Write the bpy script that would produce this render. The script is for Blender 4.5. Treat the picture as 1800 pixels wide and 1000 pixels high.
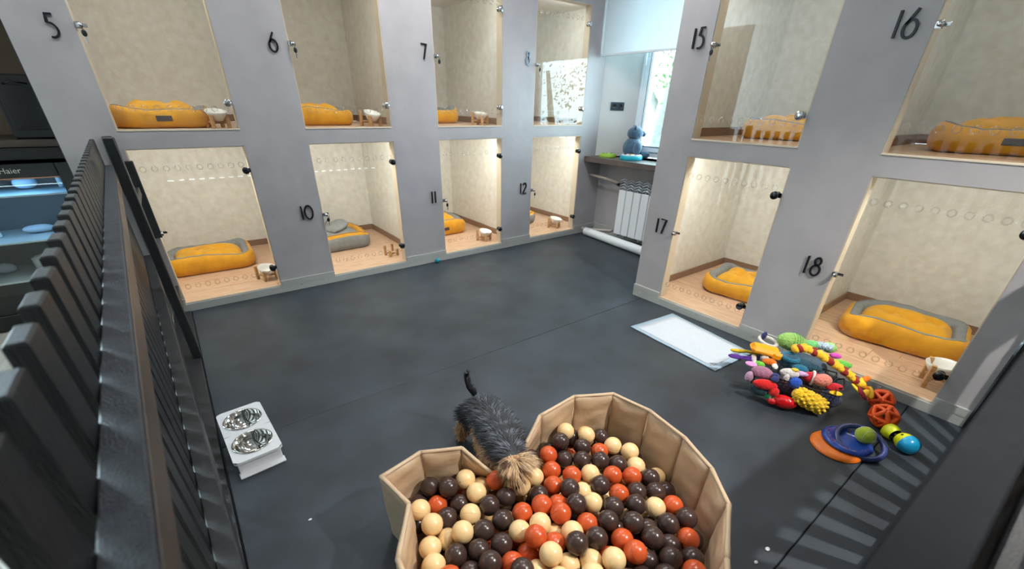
import bpy, math, random
import numpy as np
from mathutils import Vector, Matrix
PI = math.pi
rnd = random.Random(7)
for o in list(bpy.data.objects): bpy.data.objects.remove(o)
SC = bpy.context.scene
COL = SC.collection

# ------------------------------------------------------------------ camera
CAM = np.array([-0.68220651, -3.89734962, 1.45]); FPX = 737.968; CYP = 605.0
YAW, PIT, ROL = 0.6555160082871937, 0.5174497977023534, 0.020836401145464353
_f = np.array([math.sin(YAW)*math.cos(PIT), math.cos(YAW)*math.cos(PIT), -math.sin(PIT)])
_r0 = np.array([math.cos(YAW), -math.sin(YAW), 0.0]); _u0 = np.cross(_r0, _f)
_r = math.cos(ROL)*_r0 + math.sin(ROL)*_u0; _u = -math.sin(ROL)*_r0 + math.cos(ROL)*_u0
cam_d = bpy.data.cameras.new('camera'); cam = bpy.data.objects.new('camera', cam_d); COL.objects.link(cam)
cam.matrix_world = Matrix(((_r[0], _u[0], -_f[0], CAM[0]), (_r[1], _u[1], -_f[1], CAM[1]), (_r[2], _u[2], -_f[2], CAM[2]), (0, 0, 0, 1)))
cam_d.sensor_width = 36; cam_d.lens = FPX*36/1800; cam_d.shift_y = (CYP-500)/1800
cam_d.clip_start = 0.02; cam_d.clip_end = 60
cam_d.dof.use_dof = True; cam_d.dof.focus_distance = 2.3; cam_d.dof.aperture_fstop = 2.8
SC.camera = cam
def at(px, py, x=None, y=None, z=None):          # a pixel of the photograph on a world plane
    d = _f + _r*(px-900)/FPX - _u*(py-CYP)/FPX
    i, v = (0, x) if x is not None else ((1, y) if y is not None else (2, z))
    return Vector(CAM + d*(v-CAM[i])/d[i])

# ------------------------------------------------------------------ world, lights, exposure
W = bpy.data.worlds.new('sky'); SC.world = W; W.use_nodes = True
bg = W.node_tree.nodes['Background']; bg.inputs[0].default_value = (.66, .88, 1.0, 1); bg.inputs[1].default_value = 19
SC.view_settings.view_transform = 'Standard'; SC.view_settings.look = 'None'
SC.view_settings.gamma = 1; SC.view_settings.use_curve_mapping = False; SC.view_settings.exposure = 0.0
def light(kind, name, loc, energy, color, size=.2, target=None, spot=None, size_y=None, spread=None):
    d = bpy.data.lights.new(name, kind); d.energy = energy; d.color = color
    if kind == 'AREA':
        d.size = size
        if size_y: d.shape = 'RECTANGLE'; d.size_y = size_y
        if spread: d.spread = spread
    else: d.shadow_soft_size = size
    if kind == 'SPOT': d.spot_size = spot or 1.2; d.spot_blend = .5
    o = bpy.data.objects.new(name, d); COL.objects.link(o); o.location = loc
    if target is not None:
        o.rotation_euler = (Vector(target)-Vector(loc)).to_track_quat('-Z', 'Y').to_euler()
    return o
ZC = 2.95
COOL = (.95, .97, 1.0)
for i, (lx, ly, en) in enumerate([(2.14, -1.5, 27), (1.05, -.85, 27), (.3, -3.0, 6), (-.75, -.95, 11)]):
    light('AREA', 'ceiling_light_lamp', (lx, ly, ZC-.07), en, COOL, .34)
light('SPOT', 'track_lamp_light', (1.35, -4.75, ZC-.18), 330, (1, .97, .92), .035, target=(1.1, -3.6, 0), spot=1.5)
light('SPOT', 'track_lamp_light', (.75, -3.35, ZC-.18), 85, (1, .97, .92), .05, target=(.15, -3.2, .2), spot=.95)
_pt = light('AREA', 'window_portal', (3.97, -.95, 1.75), 1, (1, 1, 1), 1.34, target=(1.0, -.95, 1.75), size_y=1.6); _pt.data.cycles.is_portal = True

# ------------------------------------------------------------------ materials
def lin(c): return tuple(((v/255)/12.92 if v/255 <= .04045 else ((v/255+.055)/1.055)**2.4) for v in c)
MATS = {}
def mat(name, rgb, rough=.6, metal=0, var=0, vs=8, bump=0, bs=60, rgb2=None, coat=0, emit=None, es=0, stretch=None, detail=4, sheen=0):
    if name in MATS: return MATS[name]
    m = bpy.data.materials.new(name); m.use_nodes = True; nt = m.node_tree; N = nt.nodes; L = nt.links
    b = N['Principled BSDF']; c = lin(rgb)
    b.inputs['Base Color'].default_value = (*c, 1); b.inputs['Roughness'].default_value = rough; b.inputs['Metallic'].default_value = metal
    if coat: b.inputs['Coat Weight'].default_value = coat; b.inputs['Coat Roughness'].default_value = .15
    if sheen: b.inputs['Sheen Weight'].default_value = sheen
    if emit: b.inputs['Emission Color'].default_value = (*lin(emit), 1); b.inputs['Emission Strength'].default_value = es
    if var or bump or rgb2:
        tc = N.new('ShaderNodeTexCoord'); src = tc.outputs['Object']
        if stretch:
            mp = N.new('ShaderNodeMapping'); mp.inputs['Scale'].default_value = stretch; L.new(src, mp.inputs[0]); src = mp.outputs[0]
    if var or rgb2:
        n = N.new('ShaderNodeTexNoise'); n.inputs['Scale'].default_value = vs; n.inputs['Detail'].default_value = detail; L.new(src, n.inputs['Vector'])
        r = N.new('ShaderNodeValToRGB'); c2 = lin(rgb2) if rgb2 else tuple(v*(1-var) for v in c); c1 = c if rgb2 else tuple(min(1, v*(1+var)) for v in c)
        r.color_ramp.elements[0].color = (*c2, 1); r.color_ramp.elements[1].color = (*c1, 1)
        r.color_ramp.elements[0].position = .32; r.color_ramp.elements[1].position = .68
        L.new(n.outputs['Fac'], r.inputs[0]); L.new(r.outputs[0], b.inputs['Base Color'])
    if bump:
        n2 = N.new('ShaderNodeTexNoise'); n2.inputs['Scale'].default_value = bs; n2.inputs['Detail'].default_value = 3; L.new(src, n2.inputs['Vector'])
        bp = N.new('ShaderNodeBump'); bp.inputs['Strength'].default_value = bump; bp.inputs['Distance'].default_value = .01
        L.new(n2.outputs['Fac'], bp.inputs['Height']); L.new(bp.outputs[0], b.inputs['Normal'])
    MATS[name] = m; return m
def glass(name, tint=(1, 1, 1), ior=1.45, extra=0.0):
    m = bpy.data.materials.new(name); m.use_nodes = True; nt = m.node_tree; N = nt.nodes; L = nt.links
    for n in list(N): N.remove(n)
    out = N.new('ShaderNodeOutputMaterial'); mx = N.new('ShaderNodeMixShader'); t = N.new('ShaderNodeBsdfTransparent'); g = N.new('ShaderNodeBsdfGlossy')
    lw = N.new('ShaderNodeLayerWeight'); lw.inputs[0].default_value = .5; f0 = ((ior-1)/(ior+1))**2
    pw = N.new('ShaderNodeMath'); pw.operation = 'POWER'; pw.inputs[1].default_value = 5; f = N.new('ShaderNodeMath'); f.operation = 'MULTIPLY_ADD'; f.inputs[1].default_value = 1-f0; f.inputs[2].default_value = f0
    L.new(lw.outputs['Facing'], pw.inputs[0]); L.new(pw.outputs[0], f.inputs[0])
    t.inputs[0].default_value = (*tint, 1); g.inputs['Roughness'].default_value = .0
    a = N.new('ShaderNodeMath'); a.operation = 'ADD'; a.use_clamp = True; a.inputs[1].default_value = extra
    L.new(f.outputs[0], a.inputs[0]); L.new(a.outputs[0], mx.inputs[0]); L.new(t.outputs[0], mx.inputs[1]); L.new(g.outputs[0], mx.inputs[2]); L.new(mx.outputs[0], out.inputs[0])
    MATS[name] = m; return m
M = dict(
 facade=mat('grey_plaster', (170, 165, 166), .5, var=.07, vs=4, bump=.25, bs=9),
 plaster=mat('cream_decorative_plaster', (236, 236, 230), .5, rgb2=(222, 220, 211), vs=17, bump=.5, bs=22, detail=8),
 base=mat('grey_baseboard', (172, 173, 168), .5, var=.04, vs=5),
 lining=mat('pale_beige_edging', (214, 200, 178), .5),
 skirt=mat('brown_skirting', (142, 112, 88), .5, var=.12, vs=14, stretch=(1, 1, 8)),
 lam=mat('laminate_oak', (222, 188, 158), .38, rgb2=(196, 158, 128), vs=5, stretch=(1.2, 9, 1), detail=6),
 rubber=mat('black_rubber_mat', (54, 62, 70), .55, rgb2=(36, 42, 49), vs=3.2, bump=.12, bs=260, detail=10),
 tile=mat('beige_vinyl_floor', (196, 186, 172), .4, rgb2=(176, 164, 148), vs=3, stretch=(8, 1, 1)),
 ceil=mat('white_ceiling_paint', (232, 232, 230), .9),
 wallp=mat('off_white_wall_paint', (205, 203, 200), .9),
 brownwall=mat('brown_wall_panel', (120, 100, 82), .7, var=.05),
 black=mat('black_painted_wood', (44, 45, 48), .38, rgb2=(30, 31, 34), vs=5, bump=.35, bs=30, stretch=(14, 14, 1.2), detail=6),
 blackrail=mat('black_brushed_rail_paint', (74, 78, 86), .42, rgb2=(52, 56, 63), vs=4, bump=.5, bs=30, stretch=(9, 9, 9), detail=8),
 blackm=mat('black_plastic', (18, 18, 20), .35),
 blackg=mat('black_gloss', (12, 12, 14), .15),
 chrome=mat('chrome', (205, 205, 208), .12, 1), steel=mat('polished_steel', (215, 212, 208), .08, 1),
 darkchrome=mat('dark_chrome', (70, 72, 76), .15, 1),
 white=mat('white_plastic', (214, 216, 220), .35), whitem=mat('white_enamel', (224, 228, 232), .3), ceramic=mat('white_ceramic', (240, 238, 232), .15),
 beech=mat('beech_wood', (214, 172, 120), .45, rgb2=(188, 142, 92), vs=9, stretch=(1, 1, 6)),
 must=mat('mustard_velvet', (222, 158, 18), .75, var=.1, vs=14, bump=.6, bs=16, sheen=.15),
 gref=mat('grey_fabric', (138, 142, 144), .85, var=.07, vs=30, bump=.2, bs=40),
 mustp=mat('mustard_cushion', (230, 166, 22), .75, var=.08, vs=16, bump=.5, bs=18, sheen=.15),
 pipe=mat('dark_grey_piping', (88, 84, 84), .8), patch=mat('grey_leather_patch', (78, 70, 72), .5),
 tan=mat('beige_pool_fabric', (198, 170, 138), .42, var=.04, vs=6, bump=.45, bs=11, sheen=.1),
 tanin=mat('beige_pool_fabric_inside', (196, 166, 134), .45, var=.04, vs=6, bump=.55, bs=13),
 bc=mat('cream_ball_plastic', (242, 206, 150), .3), bo=mat('orange_ball_plastic', (204, 86, 42), .26), bb=mat('brown_ball_plastic', (66, 49, 44), .25),
 blind=mat('white_blind_fabric', (232, 240, 244), .8), pvc=mat('white_window_pvc', (222, 232, 238), .3),
 sill=mat('dark_walnut_sill', (96, 84, 80), .35, rgb2=(76, 66, 63), vs=6, stretch=(8, 1, 1)),
 socket=mat('dark_teal_socket', (46, 66, 78), .4), pad=mat('white_pee_pad', (196, 204, 212), .8, var=.03, vs=60, bump=.3, bs=50), padb=mat('pale_blue_pad_border', (162, 184, 200), .6),
 pipeb=mat('painted_pipe', (170, 160, 150), .4), tile2=mat('grey_heating_fins', (168, 176, 184), .35, .3),
)
_n = M['blind'].node_tree; _t = _n.nodes.new('ShaderNodeBsdfTranslucent'); _t.inputs[0].default_value = (.85, .93, .97, 1); _x = _n.nodes.new('ShaderNodeMixShader'); _x.inputs[0].default_value = .3
_n.links.new(_n.nodes['Principled BSDF'].outputs[0], _x.inputs[1]); _n.links.new(_t.outputs[0], _x.inputs[2]); _n.links.new(_x.outputs[0], _n.nodes['Material Output'].inputs[0])
GL = glass('clear_acrylic', (.975, .98, .97), 1.42)
WG = glass('window_glass', (.96, .985, .98), 1.45)
RG = glass('clear_acrylic_ring', (.97, .965, .95), 1.5, .10)

# ------------------------------------------------------------------ mesh builder
class MB:
    def __init__(s): s.v = []; s.f = []; s.m = []; s.sm = []
    def add(s, vs, fs, mi=0, smooth=False):
        o = len(s.v); s.v += [tuple(v) for v in vs]; s.f += [tuple(i+o for i in f) for f in fs]
        s.m += ([mi]*len(fs) if isinstance(mi, int) else list(mi)); s.sm += [smooth]*len(fs); return s
    def box(s, x0, x1, y0, y1, z0, z1, mi=0):
        return s.add([(x0,y0,z0),(x1,y0,z0),(x1,y1,z0),(x0,y1,z0),(x0,y0,z1),(x1,y0,z1),(x1,y1,z1),(x0,y1,z1)],
              [(0,3,2,1),(4,5,6,7),(0,1,5,4),(1,2,6,5),(2,3,7,6),(3,0,4,7)], mi)
    def bbox(s, x0, x1, y0, y1, z0, z1, b=.004, mi=0):        # box with chamfered long edges on every side
        X=(x0,x1);Y=(y0,y1);Z=(z0,z1); vs=[]; idx={}
        for i in (0,1):
            for j in (0,1):
                for k in (0,1):
                    sx=1 if i==0 else -1; sy=1 if j==0 else -1; sz=1 if k==0 else -1
                    for a,(ox,oy,oz) in enumerate(((0,b,b),(b,0,b),(b,b,0))):
                        idx[(i,j,k,a)]=len(vs); vs.append((X[i]+sx*ox,Y[j]+sy*oy,Z[k]+sz*oz))
        fs=[]
        for i in (0,1):
            q=[idx[(i,j,k,0)] for j,k in ((0,0),(1,0),(1,1),(0,1))]; fs.append(q if i else q[::-1])
            q=[idx[(j,i,k,1)] for j,k in ((0,0),(1,0),(1,1),(0,1))]; fs.append(q[::-1] if i else q)
            q=[idx[(j,k,i,2)] for j,k in ((0,0),(1,0),(1,1),(0,1))]; fs.append(q if i else q[::-1])
        for i in (0,1):
            for j in (0,1):
                fs.append([idx[(i,j,0,0)],idx[(i,j,0,1)],idx[(i,j,1,1)],idx[(i,j,1,0)]])
                fs.append([idx[(i,0,j,0)],idx[(i,0,j,2)],idx[(i,1,j,2)],idx[(i,1,j,0)]])
                fs.append([idx[(0,i,j,1)],idx[(0,i,j,2)],idx[(1,i,j,2)],idx[(1,i,j,1)]])
                for k in (0,1): fs.append([idx[(i,j,k,0)],idx[(i,j,k,1)],idx[(i,j,k,2)]])
        return s.add(vs, fs, mi)
    def tube(s, pts, r, n=8, mi=0, closed=False, cap=True, flat=1.0, smooth=True):
        pts=[Vector(p) for p in pts]; R=r if hasattr(r,'__len__') else [r]*len(pts); vs=[]; fs=[]; L=len(pts); up=None
        for i,p in enumerate(pts):
            t=((pts[(i+1)%L]-pts[i-1]) if closed else (pts[min(i+1,L-1)]-pts[max(i-1,0)])).normalized()
            if up is None: up=Vector((0,0,1)) if abs(t.z)<.9 else Vector((1,0,0))
            a=t.cross(up).normalized(); b=a.cross(t).normalized(); up=b
            for k in range(n):
                an=2*PI*k/n; vs.append(p+a*math.cos(an)*R[i]+b*math.sin(an)*R[i]*flat)
        for i in range(L if closed else L-1):
            for k in range(n):
                j=(i+1)%L; fs.append((i*n+k,i*n+(k+1)%n,j*n+(k+1)%n,j*n+k))
        if cap and not closed: fs+= [tuple(range(n))[::-1], tuple((L-1)*n+k for k in range(n))]
        return s.add(vs, fs, mi, smooth)
    def lathe(s, prof, c=(0,0,0), n=24, mi=0, axis='z', smooth=True, ry=1.0):
        vs=[];fs=[]; L=len(prof)
        for (r,h) in prof:
            for k in range(n):
                a=2*PI*k/n; p=(r*math.cos(a), r*math.sin(a)*ry, h)
                if axis=='y': p=(p[0],p[2],p[1])
                if axis=='x': p=(p[2],p[0],p[1])
                vs.append((c[0]+p[0],c[1]+p[1],c[2]+p[2]))
        for i in range(L-1):
            for k in range(n):
                q=(i*n+k,i*n+(k+1)%n,(i+1)*n+(k+1)%n,(i+1)*n+k); fs.append(q[::-1] if axis=='y' else q)
        return s.add(vs, fs, mi, smooth)
    def ball(s, c, r, nu=16, nv=10, mi=0, sc=(1,1,1), rot=None, fn=None):
        vs=[];fs=[]
        for i in range(nv+1):
            th=PI*i/nv
            for k in range(nu):
                a=2*PI*k/nu; p=Vector((math.sin(th)*math.cos(a),math.sin(th)*math.sin(a),math.cos(th)))
                q=Vector((p.x*r*sc[0],p.y*r*sc[1],p.z*r*sc[2]))
                if fn: q=q*fn(p)
                if rot: q=rot@q
                vs.append(q+Vector(c))
        for i in range(nv):
            for k in range(nu): fs.append((i*nu+k,(i+1)*nu+k,(i+1)*nu+(k+1)%nu,i*nu+(k+1)%nu))
        return s.add(vs, fs, mi, True)
    def torus(s, c, R, r, axis='z', n=24, m=8, mi=0, sq=1):
        pts=[]
        for k in range(n):
            a=2*PI*k/n; p=(R*math.cos(a),R*math.sin(a),0)
            if axis=='y': p=(p[0],0,p[1])
            if axis=='x': p=(0,p[0],p[1])
            pts.append(Vector(p)+Vector(c))
        return s.tube(pts, r, m, mi, closed=True, flat=sq)
    def mesh(s, name, mats):
        me=bpy.data.meshes.new(name); me.from_pydata(s.v, [], s.f)
        for m in (mats if isinstance(mats,(list,tuple)) else [mats]): me.materials.append(m)
        me.polygons.foreach_set('material_index', s.m); me.polygons.foreach_set('use_smooth', s.sm); me.update(); return me
    def build(s, name, mats, parent=None, label=None, kind=None):
        return link(name, s.mesh(name, mats), parent, label, kind)
def link(name, data, parent=None, label=None, kind=None):
    o=bpy.data.objects.new(name, data); COL.objects.link(o)
    if parent: o.parent=parent
    if label: o['label']=label
    if kind: o['kind']=kind
    return o
def tag(o, label, cat, group=None):
    o['label']=label; o['category']=cat
    if group: o['group']=group
    return o
def thing(name, label, cat, loc=(0,0,0), rz=0, group=None):
    o=link(name, None); o.location=loc; o.rotation_euler=(0,0,rz); o.empty_display_size=.05
    return tag(o, label, cat, group)
def struct(o): o['kind']='structure'; return o
def recalc(o):
    import bmesh
    bm=bmesh.new(); bm.from_mesh(o.data); bmesh.ops.remove_doubles(bm, verts=bm.verts, dist=1e-6); bmesh.ops.recalc_face_normals(bm, faces=bm.faces); bm.to_mesh(o.data); bm.free(); return o

# ------------------------------------------------------------------ room shell
XE=[-1.1826,-.8899,-.2034,.2410,.9513,1.3996,2.1289,2.5386,3.2739]     # left facade: outer edge, then door edges
YE=[1.7786,2.0367,2.7341,3.1425,3.8279]                                  # right facade (distance from left wall)
XR=2.3075; Z0,Z1,Z2,Z3=.0673,1.1547,1.2652,2.365; XW=3.66; TH=.09
# floor: continuous rubber mats laid side by side, beige vinyl outside the fence
fl=MB().box(-5,6.2,-7.5,2.2,-.12,-.02).build('floor', M['rubber']); struct(fl)
mats_y=[(-.004,-1.8785),(-1.882,-3.748),(-3.7515,-5.6)]
for y1,y0 in mats_y:
    for xa,xb in ((-.868,XW-.01),):
        MB().bbox(xa,xb,y0,y1,-.02,0,.003).build('rubber_mat', M['rubber'], fl)
vp=[(-5+.0,-4.2),(-4.196,-3.4),(-3.396,-2.6),(-2.596,-1.8),(-1.796,-.99)]
for xa,xb in vp:
    for k in range(7):
        MB().box(xa,xb,-7.4+k*1.35,-7.4+(k+1)*1.35-.004,-.02,-.002).build('floor_tile', M['tile'], fl)
MB().bbox(-.985,-.874,-5.6,-.004,-.02,.006,.003).build('threshold_strip', M['black'], fl)
struct(MB().box(-5,6.2,-7.5,2.2,ZC,ZC+.1).build('ceiling', M['ceil']))
struct(MB().box(-5,6.2,-7.6,-7.5,0,ZC).build('wall_back', M['wallp']))
struct(MB().box(-5.1,-5,-7.6,2.2,0,ZC).build('wall_far_left', M['wallp']))
struct(MB().box(XW+.3,XW+.4,-7.6,-3.6,0,ZC).build('wall_far_right', M['wallp']))
# left facade
f=MB()
f.box(XE[0],XE[1],0,TH,0,ZC); f.box(XE[2],XE[3],0,TH,0,ZC); f.box(XE[4],XE[5],0,TH,0,ZC); f.box(XE[6],XE[7],0,TH,0,ZC); f.box(XE[8],3.55,0,TH,0,ZC)
for a,b in ((1,2),(3,4),(5,6),(7,8)):
    f.box(XE[a],XE[b],0,TH,0,Z0-.007); f.box(XE[a],XE[b],0,TH,Z1,Z2-.007); f.box(XE[a],XE[b],0,TH,Z3,ZC)
f.box(3.55,XW,0,TH,0,.93); f.box(XE[0],XE[0]+.012,TH,1.5,0,ZC)
wl=struct(f.build('wall_left', M['facade']))
f=MB()
def rb(m,y0,y1,z0,z1,x0=XR,x1=XR+TH): m.box(x0,x1,-y1,-y0,z0,z1)
rb(f,YE[0],YE[1],0,ZC); rb(f,YE[2],YE[3],0,ZC); rb(f,YE[4],3.975,0,ZC)
for a,b in ((1,2),(3,4)):
    rb(f,YE[a],YE[b],0,Z0-.007); rb(f,YE[a],YE[b],Z1,Z2-.007); rb(f,YE[a],YE[b],Z3,ZC)
f.box(XR+TH,XW+.1,-YE[0]-.05,-YE[0],0,ZC); f.box(XR+TH,XW+.1,-3.975,-3.925,0,ZC)
wr=struct(f.build('wall_right', M['facade']))
# baseboards
b=MB(); b.box(XE[0],XE[8]+.28,-.014,-.001,.002,Z0-.008)
for a,c in ((0,1),(2,3),(4,5),(6,7)): b.box(XE[a],XE[c],-.016,-.001,Z0-.008,.104)
b.box(XE[8],XW-.012,-.016,-.001,Z0-.008,.104)
struct(b.build('baseboard_left', M['base']))
b=MB(); b.box(XR-.014,XR-.001,-3.975,-YE[0],.002,Z0-.008)
for a,c in ((0,1),(2,3)): b.box(XR-.016,XR-.001,-YE[c],-YE[a],Z0-.008,.104)
b.box(XR-.016,XR-.001,-3.975,-YE[4],Z0-.008,.104)
struct(b.build('baseboard_right', M['base']))
struct(MB().box(XW-.013,XW-.001,-1.77,-.001,.002,.104).build('baseboard_window', M['base']))
sc=MB()
for x in (-.5,-.05,.15,.6,1.0,1.3,1.8,2.2,2.45,2.9): sc.ball((x,-.0165,.045),.004,8,4)
for y in (1.85,2.1,2.4,2.65,2.85,3.05,3.3,3.6,3.9): sc.ball((XR-.0165,-y,.045),.004,8,4)
o=sc.build('trim_screws', M['chrome']); struct(o)
# window wall, splayed reveal, window
w=MB(); w.box(XW,4.0,-1.83,TH+.6,0,.93); w.box(XW,4.0,-1.83,.1,2.55,ZC); w.box(3.97,4.07,-.31,.6,.93,ZC); w.box(XW,4.0,-1.83,-1.62,.93,2.55)
struct(w.build('wall_window', M['facade']))
rv=MB(); rv.add([(3.551,0,.93),(3.551,0,2.6),(3.96,-.3124,2.6),(3.96,-.3124,.93),(3.551,.08,.93),(3.551,.08,2.6),(3.96,.08,2.6),(3.96,.08,.93)],[(0,3,2,1),(0,1,5,4),(4,5,6,7),(3,7,6,2),(1,2,6,5),(0,4,7,3)])
struct(rv.build('trim_reveal', M['wallp']))
wn=MB(); wx0,wx1=3.88,3.95; wy0,wy1=-1.62,-.275; wz0,wz1=.945,2.55
for a in ((wy1-.05,wy1,wz0,wz1),(wy0,wy0+.05,wz0,wz1),(wy0,wy1,wz0,wz0+.05),(wy0,wy1,wz1-.05,wz1)): wn.box(wx0,wx1,*a)
win=struct(wn.build('window_1', M['pvc']))
sa=MB(); sy0,sy1=wy0+.05,wy1-.05; sz0,sz1=wz0+.05,wz1-.05
for a in ((sy1-.06,sy1,sz0,sz1),(sy0,sy0+.06,sz0,sz1),(sy0,sy1,sz0,sz0+.06),(sy0,sy1,sz1-.06,sz1)): sa.bbox(3.862,3.93,*a,b=.008)
sash=sa.build('window_sash', M['pvc'], win)
MB().box(3.893,3.899,sy0+.055,sy1-.055,sz0+.055,sz1-.055).build('window_pane', WG, win)
gs=MB(); zz=sz0+.058; 
for (ya,yb,za,zb) in ((sy1-.066,sy1-.06,zz,sz1-.06),(sy0+.06,sy1-.06,sz0+.06,sz0+.066)): gs.box(3.858,3.895,ya,yb,za,zb)
gs.build('gasket', M['blackm'], win)
hd=MB(); hy=sy1-.03; hd.bbox(3.85,3.863,hy-.014,hy+.014,1.94,2.01,.004); hd.tube([(3.856,hy,1.975),(3.82,hy,1.975),(3.815,hy,1.96),(3.815,hy,1.86)],.009,8)
hd.build('window_handle', M['pvc'], sash)
# sill slab
si=MB().bbox(3.36,3.876,-1.76,-.002,.872,.93,.003); so=tag(si.build('window_sill_board', M['sill']), 'dark walnut worktop sill under the window above the radiator', 'windowsill')
# roller blind
bl=thing('roller_blind','white roller blind pulled half down over the window','blind',(3.47,-.02,1.95))
def blind_mesh():
    m=MB(); n=24; vs=[];fs=[]
    for i in range(n+1):
        y=-1.72*i/n
        for z in (0,.68): vs.append((.002*math.sin(i*.6),y,z))
    for i in range(n): fs.append((2*i,2*i+1,2*i+3,2*i+2))
    m.add(vs,fs,0,True); vs2=[(v[0]+.002,v[1],v[2]) for v in vs]; m.add(vs2,[q[::-1] for q in fs],0,True); return m
blind_mesh().build('blind_fabric', M['blind'], bl)
MB().bbox(-.008,.012,-1.725,.005,-.018,.004,.004).build('bottom_bar', M['pvc'], bl)
MB().tube([(.0,.005,.7),(.0,-1.725,.7)],.028,16).build('roller', M['pvc'], bl)
# outside: tree beyond the window
tr=thing('garden_tree','leafy tree with pale trunk outside the window','tree',(7.2,1.75,-1.2))
tk=MB(); tk.tube([(0,.3,0),(0,.15,1.5),(0,-.02,2.6),(0,-.16,3.4),(.2,-.4,4.8)],[.19,.17,.15,.12,.05],10)
tk.tube([(0,-.05,2.4),(-.1,.5,3.2),(-.2,1.1,4.0)],[.09,.06,.03],8); tk.tube([(.0,0,2.2),(0,-.9,3.0),(.2,-1.6,3.6)],[.08,.05,.03],8)
tk.build('trunk', mat('tree_bark',(112,112,106),.9,var=.2,vs=12,bump=.6,bs=20), tr)
lf=MB(); r2=random.Random(3)
cl=[(r2.uniform(-.8,.8),r2.uniform(-1.9,.3),r2.uniform(3.0,5.2)) for _ in range(34)]
for c in cl:
    for _ in range(70):
        p=Vector(c)+Vector((r2.gauss(0,.2),r2.gauss(0,.24),r2.gauss(0,.2)))
        a=Vector((r2.uniform(-1,1),r2.uniform(-1,1),r2.uniform(-1,1))).normalized(); b_=a.cross(Vector((.3,.5,.8))).normalized(); s_=r2.uniform(.035,.06)
        lf.add([p-a*s_,p+b_*s_*.5,p+a*s_,p-b_*s_*.5],[(0,1,2,3)])
lf.build('foliage', mat('leaf_green',(84,130,40),.6,rgb2=(44,84,26),vs=3), tr, kind='stuff')
t2=thing('garden_bush','tall leafy tree further along outside the window, mirrored in the glass of kennel eight','tree',(7.4,-5.2,-1.2)); lf=MB()
for _ in range(42):
    c=(r2.uniform(-.7,.7),r2.uniform(-1.5,1.5),r2.uniform(.6,4.6))
    for _k in range(70):
        p=Vector(c)+Vector((r2.gauss(0,.2),r2.gauss(0,.24),r2.gauss(0,.2)))
        a=Vector((r2.uniform(-1,1),r2.uniform(-1,1),r2.uniform(-1,1))).normalized(); b_=a.cross(Vector((.3,.5,.8))).normalized(); s_=r2.uniform(.035,.06)
        lf.add([p-a*s_,p+b_*s_*.5,p+a*s_,p-b_*s_*.5],[(0,1,2,3)])
lf.build('foliage', MATS['leaf_green'], t2, kind='stuff'); MB().tube([(0,0,0),(.1,.1,1.5),(0,-.2,3.4)],[.15,.12,.05],10).build('trunk', MATS['tree_bark'], t2)
struct(MB().box(4.1,30,-15,15,-1.3,-1.2).build('ground_outside', mat('outside_ground',(200,205,200),.9)))
# ceiling lights (fixtures)
for (lx,ly) in ((2.14,-1.5),(1.05,-.85),(.3,-3.0),(-.75,-.95)):
    t=thing('ceiling_light','round white ceiling light panel '+{2.14:'near the right kennels',1.05:'above the left wall kennels',.3:'above the ball pit',-.75:'by the side fence'}[lx],'light',(lx,ly,ZC),group='round ceiling lights')
    m=MB(); m.lathe([(.21,0),(.21,-.05),(.19,-.05),(.19,-.03),(0.001,-.03)],n=32); m.build('housing', M['white'], t)
for (lx,ly) in ((1.35,-4.75),(.75,-3.35)):
    t=thing('track_spotlight','small black track spotlight on the ceiling '+('behind the front fence' if ly<-4 else 'above the ball pit'),'light',(lx,ly,ZC),group='track spotlights')
    m=MB(); m.tube([(0,0,0),(0,0,-.06)],.012,8); m.lathe([(.001,-.04),(.045,-.04),(.05,-.16),(.044,-.16),(.04,-.08),(.001,-.07)],n=20); m.build('lamp_head', M['blackm'], t)

# ------------------------------------------------------------------ kennels
RINGM=MB().torus((0,0,0),.0165,.0042,'y',16,6).mesh('ventilation_ring', RG)
hm=MB(); hm.lathe([(.001,-.034),(.019,-.034),(.024,-.030),(.024,-.010),(.012,-.008),(.012,.012),(.02,.012),(.02,.02),(.001,.02)],n=16,axis='y',mi=0); hm.bbox(.012,.034,-.007,-.001,-.014,.014,.002); HINGE_C=hm.mesh('hinge', M['chrome']); HINGE_B=hm.mesh('hinge', M['darkchrome'])
lk=MB(); lk.bbox(-.018,.012,-.010,.014,-.016,.016,.003); lk.lathe([(.001,-.034),(.010,-.034),(.011,-.030),(.011,-.008)],n=14,axis='y',c=(.004,0,0)); lk.bbox(.004,.036,.014,.018,-.008,.010,.002); LOCK=lk.mesh('lock', M['chrome'])
ky=MB(); ky.torus((.006,-.036,-.012),.010,.0013,'x',12,5); ky.ball((.006,-.036,-.040),.016,12,8,0,(.8,.3,1.1)); KEYG=ky.mesh('key_grip', M['blackm'])
kb=MB(); kb.bbox(.003,.010,-.0375,-.0355,-.088,-.052,.0005); KEYB=kb.mesh('key_blade', M['chrome'])
EDGE_P=.05
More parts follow.
